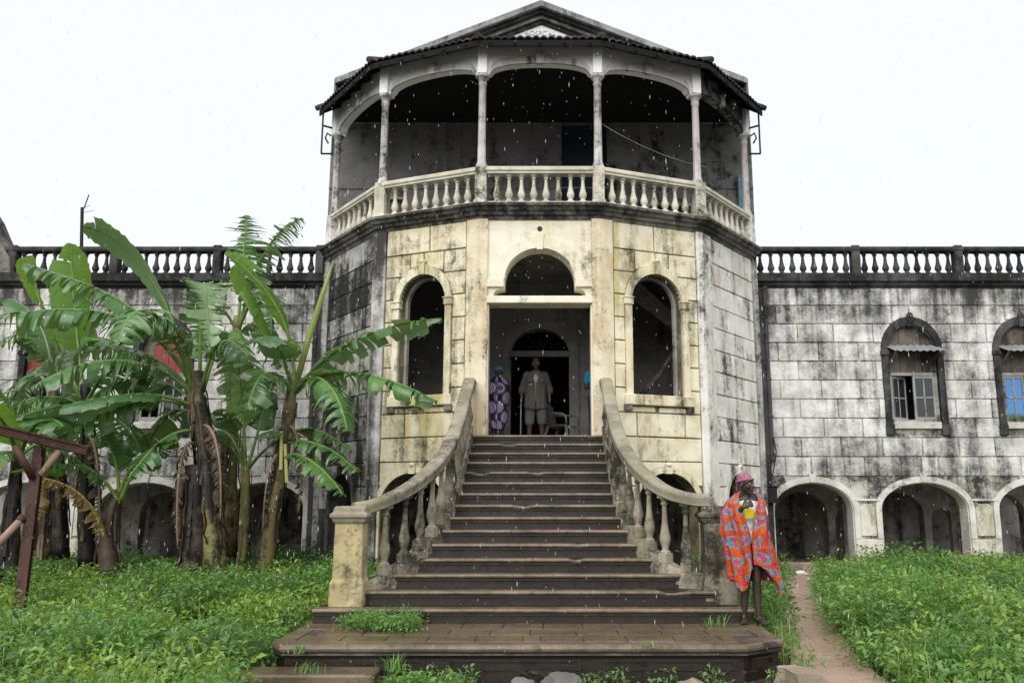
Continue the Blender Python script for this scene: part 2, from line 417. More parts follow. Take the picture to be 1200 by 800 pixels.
BLOCKS = [0]
def blocks(T, u0, u1, joints, vj, holes, mat, parent, proud=.022, gap=.011, rnd=.004):
    """one object per block; joints: course lines from top down; vj(course) -> vertical joints"""
    for ci in range(len(joints) - 1):
        zt, zb = joints[ci] - gap, joints[ci + 1] + gap
        xs = [u0] + [x for x in vj(ci) if u0 + .08 < x < u1 - .08] + [u1]
        # vertical joint above an arch crown
        for h in holes:
            if zb < h.top < zt and u0 < h.c < u1 and all(abs(h.c - x) > .25 for x in xs): xs.append(h.c)
        xs.sort()
        for xa, xb in zip(xs[:-1], xs[1:]):
            xa2, xb2 = xa + gap, xb - gap
            pieces = [(lambda z, a=xa2: a, lambda z, b=xb2: b)]
            zk = {zb, zt}
            for h in holes:
                if h.z0 >= zt or h.top <= zb or h.c - h.hw >= xb2 or h.c + h.hw <= xa2: continue
                for q in (h.z0 - .001, h.z0 + .001, h.zs, h.top - .001, h.top - h.rise * .03, h.top + .001):
                    if zb < q < zt: zk.add(q)
                for k in range(1, 8):
                    q = zb + (zt - zb) * k / 8
                    if q > h.zs - .02: zk.add(q)
                new = []
                for lf, rf in pieces:
                    def rf2(z, rf=rf, h=h): return min(rf(z), h.c - (h.half(z) if h.half(z) > 0 else gap))
                    def lf2(z, lf=lf, h=h): return max(lf(z), h.c + (h.half(z) if h.half(z) > 0 else gap))
                    new += [(lf, rf2), (lf2, rf)]
                pieces = new
            zk = sorted(zk)
            for lf, rf in pieces:
                good = [z for z in zk if rf(z) - lf(z) > .012]
                if len(good) < 2 or max(rf(z) - lf(z) for z in good) < .07: continue
                # longest contiguous run
                poly = [(rf(z), z) for z in good] + [(lf(z), z) for z in reversed(good)]
                cl = []
                for p in poly:
                    p = (p[0] + .004 * math.sin(p[1] * 37 + p[0] * 11), p[1] + .004 * math.sin(p[0] * 29 + p[1] * 7))
                    if not cl or abs(p[0] - cl[-1][0]) + abs(p[1] - cl[-1][1]) > .003: cl.append(p)
                if len(cl) < 3: continue
                mb = MB(); mb.extrude([cl], T, -.03, proud + random.uniform(-rnd, rnd))
                mb.build('stone_block', mat, parent, bevel=.007); BLOCKS[0] += 1

# ------------------------------------------------------------------ ground
def mk_ground():
    xs = np.concatenate([[-400, -120, -40], np.arange(-16, 16.1, .4), [40, 120, 400]])
    ys = np.concatenate([[-300, -60, -10], np.arange(0, 26.1, .4), [40, 120, 900]])
    vs = [(x, y, ground_z(x, y) - (0.0 if abs(x) < 16 and 0 <= y < 26 else .05)) for y in ys for x in xs]
    n = len(xs); fs = [(j * n + i, j * n + i + 1, (j + 1) * n + i + 1, (j + 1) * n + i) for j in range(len(ys) - 1) for i in range(n - 1)]
    mb = MB(); mb.add(vs, fs)
    return tag(link('ground', mb.mesh('ground', M['soil'], smooth=True)), kind='structure')
mk_ground()
PATH = [(2.72, 6.0), (2.80, 7.4), (2.88, 8.6), (3.28, 10.8), (3.92, 13.4), (4.5, 15.2), (5.05, 16.75)]
def path_x(y):
    for (x0, y0), (x1, y1) in zip(PATH[:-1], PATH[1:]):
        if y0 <= y <= y1: return x0 + (x1 - x0) * (y - y0) / (y1 - y0)
    return PATH[0][0] if y < PATH[0][1] else PATH[-1][0]
mb = MB(); pv = []; pf = []
ny = 70
for j in range(ny):
    y = 6.0 + (16.75 - 6.0) * j / (ny - 1); x = path_x(y)
    for i in range(7):
        t = (i - 3) / 3; w = .36 + .06 * mnoise.noise((y * 1.3, i, 2)) + .10 * max(0, (9 - y) / 3)
        pv.append((x + t * w, y, ground_z(x + t * w, y) + .012 - .02 * (1 - t * t) + .012 * mnoise.noise((x * 5 + i, y * 4, 3))+.02))
for j in range(ny - 1):
    for i in range(6): a = j * 7 + i; pf.append((a, a + 1, a + 8, a + 7))
mb.add(pv, pf); tag(mb.build('path', M['path'], smooth=True), kind='structure')

# ------------------------------------------------------------------ mansion
V = [(-4.27, 16.72), (-2.92, 14.92), (-1.03, 14.15), (1.03, 14.15), (2.92, 14.92), (4.27, 16.72)]
WY = 17.2
mansion = empty('mansion', (0, 16, 0), 'decaying two-storey mansion with arched gallery tower between two balustraded wings', 'building')
F = [frame(V[i], V[i + 1]) for i in range(5)]
TL = frame((-12.6, WY), (-4.28, WY)); TR = frame((4.28, WY), (12.0, WY))

def wall(T, u0, u1, z0, z1, holes, d0, d1, mat, name='wall', parent=None):
    loops = [[(u0, z0), (u1, z0), (u1, z1), (u0, z1)]] + [h.loop() if isinstance(h, Arch) else h for h in holes]
    # openings that reach the wall foot are part of the outline instead of holes
    mb = MB(); mb.extrude(loops, T, d0, d1)
    return mb.build(name, mat, parent or mansion)

TJ = [6.45, 5.97, 5.565, 5.16, 4.755, 4.35, 3.945, 3.54, 3.13, 2.72, 2.31, 1.905, 1.5]
# --- tower faces
tower_spec = {
    0: dict(win=None, arch=Arch(1.05, .52, .36, 1.55, .60), bm='mould', jm='black', rest=.36),
    1: dict(win=Arch(.95, .46, 3.43, 5.07, .50), arch=Arch(.85, .64, .36, 1.55, .58), bm='cream', jm='joint_cream'),
    3: dict(win=Arch(1.08, .50, 3.43, 5.06, .51), arch=Arch(1.22, .60, .36, 1.55, .58), bm='cream', jm='joint_cream'),
    4: dict(win=None, arch=Arch(1.20, .52, .36, 1.55, .60), bm='white_side', jm='joint'),
}
def vj_tower(fi, L):
    rnd = random.Random(fi * 11 + 3)
    def f(c):
        if fi in (1, 3):
            if c == 0: return [L * .52]
            if c == 1: return [L * .33, L * .66]
            if c in (7, 8): return [L * (.5 if c == 7 else .32), L * .78] if c == 8 else [L * .5]
            return []
        o = .42 if c % 2 else .62
        return [.26 + (L - .26) * o] if c % 3 else [.26 + (L - .26) * .36, .26 + (L - .26) * .70]
    return f
trim_color = {0: 'mould', 1: 'cream', 3: 'cream', 4: 'white_side'}
for fi, sp in tower_spec.items():
    T = F[fi]; L = T.len
    holes = [h for h in (sp['win'], sp['arch']) if h]
    w = wall(T, 0, L, 0.0, 6.5, holes, -.32, 0, M[sp['jm']], 'wall')
    bh = []
    if sp['win']: bh.append(sp['win'].grow(.13, .17, .2))
    bh.append(sp['arch'].grow(.11, .10, 1))
    u0, u1 = {0: (.06, L - .16), 1: (.18, L - .25), 3: (.25, L - .13), 4: (.36, L - .06)}[fi]
    blocks(T, u0, u1, TJ, vj_tower(fi, L), bh, M[sp['bm']], w)
    # lower plain zone between the arch and the pilasters
    ar = MB(); arch_ring(ar, T, sp['arch'], .10, -.02, .035, wt=.10); ar.build('arch_surround', M['trim_dark' if fi == 0 else ('arch_white' if fi == 4 else 'cream')], w)
    ks = MB(); c = sp['arch']; ks.box(c.c - .06, c.c + .06, -.02, .075, c.top - .02, c.top + .12, T=lambda x, y, z: T(x, y, z))
    ks.ell(T(c.c, .05, c.top + .13), (.06, .06, .045)); ks.build('keystone', M[sp['bm']], w)
    if sp['win']:
        a = sp['win']; wn_ = MB()
        win = MB(); arch_ring(win, T, a, .12, -.05, .06, wt=.17)
        win = win.build('window', M['cream'], mansion)
        win['label'] = 'arched tower window without panes'
        s = MB(); s.box(a.c - a.hw - .17, a.c + a.hw + .17, -.30, .10, 3.25, 3.43, T=lambda x, y, z: T(x, y, z)); s.build('window_sill', M['cream'], win, bevel=.012)
        for sg in (-1, 1):
            s = MB(); uu = a.c + sg * (a.hw + .10); s.box(uu - .07, uu + .07, -.02, .085, 3.15, 3.25, T=lambda x, y, z: T(x, y, z))
            s.build('bracket', M['trim_dark'], win, bevel=.01)
            s = MB(); uu = a.c + sg * (a.hw + .062); s.box(uu - .085, uu + .085, -.02, .085, 4.98, 5.12, T=lambda x, y, z: T(x, y, z))
            s.box(uu - .10, uu + .10, -.02, .10, 5.09, 5.12, T=lambda x, y, z: T(x, y, z)); s.build('impost', M['cream'], win, bevel=.008)
        s = MB(); s.box(a.c - .05, a.c + .05, -.02, .10, a.top - .01, a.top + .2, T=lambda x, y, z: T(x, y, z)); s.ell(T(a.c, .05, a.top + .22), (.07, .07, .05)); s.build('keystone', M['cream'], win)
        # timber lining still left inside the opening
        s = MB(); arch_ring(s, T, Arch(a.c, a.hw - .05, 3.431, a.zs, a.rise - .05), .045, -.24, -.16); s.build('window_frame', M['frame'], win)

# --- front face: doorway under an open horseshoe arch
T3 = F[2]; c3 = 1.03
def horseshoe(r=.60, zc=5.33, n=22):
    L = [(c3 - .79, 5.087), (c3 + .79, 5.087)]
    for i in range(6):
        t = i / 5 * math.pi / 2; L.append((c3 + .79 - .17 * (1 - math.cos(t)), 5.10 + .13 * math.sin(t)))
    L.append((c3 + .60, 5.24))
    for i in range(n + 1):
        t = math.pi * i / n; L.append((c3 + r * math.cos(t), zc + r * math.sin(t)))
    L.append((c3 - .60, 5.24))
    for i in range(6):
        t = (5 - i) / 5 * math.pi / 2; L.append((c3 - .79 + .17 * (1 - math.cos(t)), 5.10 + .13 * math.sin(t)))
    return L
door_hole = [(c3 - .865, 2.70), (c3 + .865, 2.70), (c3 + .865, 4.952), (c3 - .865, 4.952)]
w = wall(T3, 0, 2.06, 0.0, 6.5, [door_hole, horseshoe()], -.34, 0, M['cream_front'], 'wall')
doorway = MB(); doorway.box(c3 - .90, c3 + .90, -.345, .06, 4.955, 5.082, T=lambda x, y, z: T3(x, y, z))
doorway = doorway.build('lintel', M['cream_front'], mansion, bevel=.012)
s = MB(); arch_ring(s, T3, Arch(c3, .60, 5.386, 5.387, .545), .20, -.02, .035, legs=False, wt=.20); s.build('archivolt', M['cream_front'], doorway)
for sg in (-1, 1):
    s = MB(); s.box(c3 + sg * .76 - .15, c3 + sg * .76 + .15, -.02, .05, 5.24, 5.384, T=lambda x, y, z: T3(x, y, z)); s.build('impost', M['cream_front'], doorway, bevel=.01)
s = MB(); s.extrude([[(c3 - .05, 5.90), (c3 + .05, 5.90), (c3 + .075, 6.20), (c3 - .075, 6.20)]], T3, -.02, .06); s.build('keystone', M['cream_front'], doorway)
s = MB(); s.tube([T3(c3, -.02, 6.28), T3(c3, .012, 6.28)], .045, 12); s.build('weep_hole', M['dark'], doorway)

# --- corner pilasters
def corner_pilaster(i, w0, w1, proud, z0, z1, mat, base=True):
    a = Vector((*V[i], 0)); d0 = (a - Vector((*V[i - 1], 0))).normalized() if i > 0 else None
    d1 = (Vector((*V[i + 1], 0)) - a).normalized() if i < 5 else None
    path = ([a - d0 * w0] if d0 is not None and w0 else []) + [a] + ([a + d1 * w1] if d1 is not None and w1 else [])
    s = MB(); s.sweep([(p.x, p.y, 0) for p in path], [(-.02, z0), (proud, z0), (proud, z1), (-.02, z1)])
    o = s.build('pilaster', mat, mansion, bevel=.008)
    if base:
        s = MB(); s.sweep([(p.x, p.y, 0) for p in path], [(-.02, .3), (proud + .05, .3), (proud + .05, 1.42), (proud + .015, 1.50), (-.02, 1.50)]); s.build('pilaster_base', mat, o)
    return o
corner_pilaster(2, .235, .14, .05, 0, 6.45, M['ochre'])
corner_pilaster(3, .14, .235, .05, 0, 6.45, M['ochre'])
corner_pilaster(1, .15, .17, .045, 0, 6.45, M['white'])
corner_pilaster(4, .12, .33, .045, 0, 6.45, M['white_side'])
# --- tower cornice under the gallery
PTH = [(V[0][0] - .02, V[0][1] + .4, 0)] + [(x, y, 0) for x, y in V] + [(V[5][0] + .02, V[5][1] + .4, 0)]
PTH5 = [(x, y, 0) for x, y in V]
s = MB(); s.sweep(PTH, [(-.3, 6.44), (.03, 6.44), (.05, 6.50), (.09, 6.51), (.11, 6.565), (.15, 6.575), (.18, 6.63), (.22, 6.64), (.22, 6.69), (-.3, 6.70)])
s.build('cornice', M['trim_dark'], mansion)
# --- slabs: ground-floor hall, gallery floor
def slab(name, z0, z1, mat, y1=25.0, inset=.05):
    pts = [(V[0][0] + inset, y1)] + [(x * (1 - inset / 4), y + inset) for x, y in V] + [(V[5][0] - inset, y1)]
    s = MB(); s.extrude([pts], lambda u, d, v: Vector((u, v, d)), z0, z1); return s.build(name, mat, mansion)
slab('hall_floor', 2.50, 2.695, M['cellar'], inset=.34); slab('gallery_floor', 6.30, 6.66, M['inside'], 22.2, .30); slab('cellar_floor', .05, .33, M['cellar'], inset=.34)

# --- hall inside: back wall with the inner door, side walls, objects of the hall
TI = frame((-4.2, 18.0), (4.2, 18.0)); ci = 4.2 - .02
inner = Arch(ci, .62, 2.70, 4.74, .54)
wall(TI, 0, 8.4, 2.69, 6.35, [inner], -.25, 0, M['inside'], 'hall_wall')
idr = MB(); arch_ring(idr, TI, inner, .20, -.02, .07, wt=.20); idr = idr.build('inner_doorway', M['inside'], mansion)
s = MB(); s.box(ci - .62, ci + .62, -.16, -.04, 4.70, 4.82, T=lambda x, y, z: TI(x, y, z)); s.build('transom', M['inside'], idr)
for k in range(5):
    a = math.pi * (k + 1) / 6
    s = MB(); s.bar(TI(ci, -.1, 4.82), TI(ci + .60 * math.cos(a), -.1, 4.80 + .46 * math.sin(a)), .025, .025); s.build('fanlight_bar', M['dark'], idr)
s = MB(); s.tube([TI(ci + .3 * math.cos(math.pi * k / 12), -.1, 4.80 + .24 * math.sin(math.pi * k / 12)) for k in range(13)], .014, 6); s.build('fanlight_bar', M['dark'], idr)
for sx in (-1, 1):
    s = MB(); s.box(sx * 1.45 - .1, sx * 1.45 + .1, 15.6, 18.0, 2.69, 6.32); s.build('partition_wall', M['inside'], mansion)
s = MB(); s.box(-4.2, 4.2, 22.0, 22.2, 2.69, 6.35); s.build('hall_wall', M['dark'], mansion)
for sx in (-1, 1):
    s = MB(); s.box(sx * 4.15 - .1, sx * 4.15 + .1, 16.9, 22.0, 0.3, 6.34); s.build('partition_wall', M['inside'], mansion)
s = MB(); s.box(-4.2, 4.2, 19.5, 19.7, .3, 2.6); s.build('cellar_wall', M['cellar'], mansion)
# fallen stair timbers seen through the right-hand window
s = MB(); A0 = at(742, 318, 15.9); s.bar(at(735, 335, 15.8), at(812, 395, 16.6), .14, .24); s.bar(at(737, 322, 15.7), at(800, 378, 16.3), .05, .05)
s.build('collapsed_stair', M['inside'], mansion)
s = MB(); s.tube([at(752, 462, 15.6), at(772, 440, 15.8), at(785, 420, 15.9), at(797, 400, 16.0)], [.05, .055, .045, .04], 8); s.build('fallen_branch', M['wood'], mansion)
s = MB(); s.bar(at(752, 322, 16), at(752, 356, 16), .06); s.build('hanging_post', M['frame'], mansion)

# --- gallery: pedestals, columns, rails, balusters, arched bays
def baluster_prof(h, r):
    return [(r * .95, 0), (r * .95, h * .07), (r * .62, h * .09), (r * .55, h * .13), (r * .8, h * .19), (r * .98, h * .26), (r * .95, h * .32), (r * .72, h * .42),
            (r * .5, h * .56), (r * .42, h * .72), (r * .40, h * .82), (r * .62, h * .845), (r * .62, h * .875), (r * .46, h * .89), (r * .7, h * .93), (r * .95, h * .95), (r * .95, h)]
mbt = MB(); mbt.lathe(baluster_prof(.515, .068), seg=14); BAL_G = mbt.mesh('gallery_baluster', M['rail'], angle=35)
gal = MB(); gal.sweep(PTH5, [(-.14, 7.28), (.05, 7.28), (.05, 7.31), (.075, 7.33), (.075, 7.385), (.05, 7.405), (-.14, 7.405), (-.165, 7.385), (-.165, 7.33), (-.14, 7.31)])
gal = gal.build('gallery_balustrade', M['rail'], mansion, bevel=0)
s = MB(); s.sweep(PTH5, [(-.14, 6.703), (.055, 6.703), (.055, 6.765), (-.14, 6.765)]); s.build('bottom_rail', M['rail'], gal, bevel=.008)
nb = [8, 8, 8, 8, 8]
for fi in range(5):
    L = F[fi].len
    for k in range(nb[fi]):
        u = .17 + (L - .34) * (k + .5) / nb[fi]
        o = link('baluster', BAL_G, gal, F[fi](u, -.045, 6.765)); o.rotation_euler.z = random.uniform(0, 3)
mat_ped = [M['white_side'], M['rail'], M['rail'], M['rail'], M['rail'], M['white_side']]
COLS = []
for i, (x, y) in enumerate(V):
    dirn = Vector((x * .25, y - 17.6, 0)).normalized()
    ang = math.atan2(dirn.y, dirn.x) + math.pi / 2
    cm = Matrix.Rotation(ang, 3, 'Z'); cx = Vector((x, y, 0)) - dirn * .045
    if abs(x) < 1.1: cm = Matrix.Identity(3)
    TT = lambda a, b, z, cm=cm, cx=cx: cx + cm @ Vector((a, b, 0)) + Vector((0, 0, z))
    o = MB(); o.box(-.10, .10, -.125, .125, 6.70, 7.40, T=TT); o.box(-.12, .12, -.145, .145, 6.695, 6.78, T=TT)
    o.build('pedestal', mat_ped[i], gal, bevel=.01)
    o = MB(); pr = [(.10, 7.40), (.10, 7.46), (.082, 7.50), (.075, 7.52), (.068, 8.0), (.064, 8.95), (.078, 8.97), (.078, 9.0), (.066, 9.02), (.085, 9.07), (.115, 9.11), (.125, 9.115), (.125, 9.15), (.10, 9.155)]
    o.lathe(pr, (cx.x, cx.y, 0), 8); o.build('column', M['gal_col'], mansion, angle=40)
    o = MB(); o.box(-.085, .085, -.12, .10, 9.15, 9.80, T=TT); o.build('column_block', M['gal_white'], mansion, bevel=.012)
gm = ['gal_white', 'gal_white', 'gal_white', 'gal_white', 'mould']
for fi in range(5):
    T = F[fi]; L = T.len; u0, u1 = .05, L - .05
    z0, zc, zt = 9.13, 9.375, 9.82
    under = []
    n = 26
    for k in range(n + 1):
        t = k / n; u = u0 + .09 + (u1 - u0 - .18) * t
        e = (2 * t - 1); under.append((u, z0 + .05 + (zc - z0 - .05) * math.sqrt(max(0, 1 - abs(e) ** 2.3))))
    lp = [(u0, zt), (u0, z0), (u0 + .05, z0), (u0 + .06, z0 + .05)] + under + [(u1 - .06, z0 + .05), (u1 - .05, z0), (u1, z0), (u1, zt)]
    o = MB(); o.extrude([lp], T, -.17, -.02); bay = o.build('arched_bay', M[gm[fi]], mansion)
    top = [(u, z + .13 if 0 < i < n else z + .10) for i, (u, z) in enumerate(under)]
    o = MB(); o.extrude([under + top[::-1]], T, -.025, .02); o.build('archivolt', M['trim_dark' if fi == 4 else 'gal_col'], bay)
    o = MB(); o.extrude([[(L / 2 - .06, zc - .02), (L / 2 + .06, zc - .02), (L / 2 + .08, zc + .19), (L / 2 - .08, zc + .19)]], T, -.03, .055); o.build('keystone', M['gal_col'], bay)
# --- gallery back wall with doorways (it is the front of the main block)
TG = frame((-4.6, 17.6), (4.6, 17.6))
ghole = [Arch(1.15, .48, 6.66, 8.05, .01), Arch(4.15, .55, 6.66, 8.0, .01), [(5.05, 6.665), (6.05, 6.665), (6.05, 9.9), (5.05, 9.9)], Arch(7.4, .5, 6.66, 7.9, .01)]
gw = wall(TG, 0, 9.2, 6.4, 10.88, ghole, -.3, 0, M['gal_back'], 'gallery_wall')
for h, mt in ((ghole[0], 'wood'), (ghole[1], 'dark'), (ghole[3], 'wood')):
    d = MB(); arch_ring(d, TG, Arch(h.c, h.hw, 6.67, h.zs, .01), .07, -.02, .05, wt=.07); d = d.build('gallery_door', M['frame'], mansion)
    for k in range(2):
        o = MB(); ua = h.c - h.hw + k * h.hw; o.box(ua + .005, ua + h.hw - .005, -.12, -.08, 6.67, h.zs, T=lambda x, y, z: TG(x, y, z)); o = o.build('shutter', M[mt], d)
o = MB(); o.box(5.0, 6.1, -.35, -.305, 6.66, 9.95, T=lambda x, y, z: TG(x, y, z)); o.build('teal_door', M['teal'], mansion)
o = MB(); o.box(8.86, 9.02, .02, .07, 6.66, 8.6, T=lambda x, y, z: TG(x, y, z)); o.build('blue_door', M['bluepaint'], mansion, bevel=.01)
o = MB(); o.sweep([(-4.6, 17.6, 0), (4.6, 17.6, 0)], [(-.02, 8.30), (.03, 8.30), (.03, 8.34), (-.02, 8.34)]); o.build('dado_moulding', M['gal_back'], gw)
o = MB(); o.tube([(1.0, 14.3, 8.35)] + [(1.0 + t * 2.2, 14.3 + t * 1.2, 8.35 - .9 * t + .5 * t * t) for t in (.2, .4, .6, .8, 1)], .005, 5); o.build('slack_wire', M['frame'], mansion)

# --- gallery roof
def offset_path(pts, d, z):
    out = []
    P = [Vector((p[0], p[1], 0)) for p in pts]
    for i in range(len(P)):
        d0 = (P[i] - P[i - 1]).normalized() if i else (P[1] - P[0]).normalized()
        d1 = (P[i + 1] - P[i]).normalized() if i < len(P) - 1 else d0
        n0 = Vector((d0.y, -d0.x, 0)); n1 = Vector((d1.y, -d1.x, 0)); m = (n0 + n1) / (1 + n0.dot(n1))
        q = P[i] + m * d; out.append(Vector((q.x, q.y, z)))
    return out
VE = [(-4.27 - .06, 16.72 + .08)] + V[1:5] + [(4.27 + .06, 16.72 + .08)]
EAVE = offset_path(VE, .35, 9.66)
TOP = [Vector((x * .55, 17.62, 11.2 - abs(x) * .04)) for x in (-4.4, -2.6, -1.0, 1.0, 2.6, 4.4)]
roof = MB()
for i in range(5):
    a, b, c, d = EAVE[i], EAVE[i + 1], TOP[i + 1], TOP[i]
    nrm = (b - a).cross(d - a).normalized()
    if nrm.z < 0: nrm = -nrm
    ncol = max(3, int((b - a).length / .135)); S = 6; vs = []; fs = []
    rows = 14
    for r in range(rows + 1):
        for k in range(ncol * S + 1):
            t = k / (ncol * S); v = r / rows
            p = a.lerp(b, t).lerp(d.lerp(c, t), v)
            ph = (k % S) / S
            vs.append(p + nrm * (.035 * abs(math.sin(math.pi * ph)) + .028 * ((r * 3) % 3 == 0) * 0 + .02 * (1 - (v * rows) % 1) + .012 * mnoise.noise(p * 3)))
    n1 = ncol * S + 1
    for r in range(rows):
        for k in range(ncol * S): q = r * n1 + k; fs.append((q, q + 1, q + n1 + 1, q + n1))
    base = len(vs)
    for k in range(n1): vs.append(Vector(vs[k]) + Vector((0, 0, -.035)))
    for k in range(n1 - 1): fs.append((k, base + k, base + k + 1, k + 1))
    roof.add(vs, fs)
roof = roof.build('gallery_roof', M['tile'], mansion, fix=True)
for i in range(6):
    o = MB(); a, d = EAVE[i] + Vector((0, 0, .05)), TOP[i] + Vector((0, 0, .05)); dv = (d - a).normalized()
    o.tube([a - dv * .08, a, a.lerp(d, .3), a.lerp(d, .6), d], [.055, .065, .06, .06, .06], 8); o.build('hip_tile', M['tile'], roof)
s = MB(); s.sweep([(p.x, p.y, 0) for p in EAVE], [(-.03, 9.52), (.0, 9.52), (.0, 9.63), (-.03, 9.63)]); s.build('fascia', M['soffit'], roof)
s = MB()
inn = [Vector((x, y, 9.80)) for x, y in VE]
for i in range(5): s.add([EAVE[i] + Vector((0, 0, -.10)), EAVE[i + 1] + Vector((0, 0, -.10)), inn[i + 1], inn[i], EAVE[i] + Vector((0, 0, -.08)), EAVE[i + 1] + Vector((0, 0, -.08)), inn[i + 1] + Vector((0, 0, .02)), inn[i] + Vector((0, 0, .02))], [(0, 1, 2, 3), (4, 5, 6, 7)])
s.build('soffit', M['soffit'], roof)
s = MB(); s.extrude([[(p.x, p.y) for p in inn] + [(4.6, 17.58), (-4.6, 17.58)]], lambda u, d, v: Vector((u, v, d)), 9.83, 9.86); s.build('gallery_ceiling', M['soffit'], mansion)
# rafters under the overhang
for i in range(5):
    nr = 5
    for k in range(nr):
        t = (k + .5) / nr; p = EAVE[i].lerp(EAVE[i + 1], t) + Vector((0, 0, -.13)); q = inn[i].lerp(inn[i + 1], t) + Vector((0, 0, -.03))
        o = MB(); o.bar(p, q, .06, .08); o.build('rafter', M['soffit'], roof)
# iron lantern brackets at both eave ends
for sx in (-1, 1):
    c = Vector((sx * 4.33, 16.72, 9.30)); o = MB(); d = Vector((sx * .8, -.6, 0)).normalized() * .24
    o.bar(c, c + d, .03); o.bar(c + d, c + d + Vector((0, 0, -.62)), .03); o.bar(c + d + Vector((0, 0, -.62)), c + Vector((0, 0, -.56)), .03); o.bar(c + Vector((0, 0, .25)), c + Vector((0, 0, -.6)), .03)
    o.tube([c + d * .2 + Vector((0, 0, -.18)), c + d * .55 + Vector((0, 0, -.14)), c + d * .7 + Vector((0, 0, -.26)), c + d * .4 + Vector((0, 0, -.36))], .018, 6)
    o.bar(c + d, c + d + Vector((0, 0, .28)), .03)
    o.build('iron_bracket', M['iron'], mansion)
# --- main block gable
PK = 12.50; PE = 10.66
s = MB(); s.extrude([[(-4.3, 10.4), (4.3, 10.4), (4.3, PE), (0, PK - .12), (-4.3, PE)]], lambda u, d, v: Vector((u, d, v)), 17.62, 17.9)
gable = s.build('gable', M['gal_white'], mansion)
def rake(d0, d1, o0, o1, mat, name):
    sl = (PK - PE) / 4.45
    lp = [(-4.5, PE - o1 - .02), (0, PK - o1), (4.5, PE - o1 - .02), (4.5, PE - o0 - .02), (0, PK - o0), (-4.5, PE - o0 - .02)]
    s = MB(); s.extrude([lp], lambda u, d, v: Vector((u, d, v)), d0, d1); return s.build(name, mat, gable)
rake(17.28, 18.0, -.10, .03, M['rake'], 'raking_cornice'); rake(17.40, 17.9, .03, .12, M['black'], 'raking_cornice')
rake(17.50, 17.9, .12, .20, M['rake'], 'raking_cornice'); rake(17.57, 17.9, .20, .30, M['black'], 'raking_cornice')
for sx in (-1, 1):
    s = MB(); s.box(sx * 4.36 - .10, sx * 4.36 + .10, 17.4, 18.1, 9.9, PE + .04); s.build('gable_end_block', M['trim_dark'], mansion, bevel=.01)
# raised lettering in the gable field
tc = bpy.data.curves.new('txt', 'FONT'); tc.body = 'HOSPITAL'; tc.size = .155; tc.align_x = 'CENTER'; tc.extrude = .012; tc.space_character = 1.0
to = bpy.data.objects.new('txt', tc); col.objects.link(to)
bpy.context.view_layer.update()
tm = bpy.data.meshes.new_from_object(to.evaluated_get(bpy.context.evaluated_depsgraph_get())); bpy.data.objects.remove(to)
tm.materials.clear(); tm.materials.append(simple('relief_letter_paint', (.85, .86, .86), .7)); tm.transform(Matrix.Rotation(R(90), 4, 'X'))
link('raised_lettering', tm, gable, (-.03, 17.60, 11.94))
s = MB(); s.add([(-4.6, 17.9, PE), (0, 17.9, PK), (4.6, 17.9, PE), (-4.6, 30, PE), (0, 30, PK), (4.6, 30, PE)], [(0, 1, 4, 3), (1, 2, 5, 4)]); s.build('main_roof', M['tile'], mansion)
for sx in (-1, 1):
    s = MB(); s.box(sx * 4.45 - .12, sx * 4.45 + .12, 17.9, 30, 6.4, PE); s.build('main_block_wall', M['mould'], mansion)

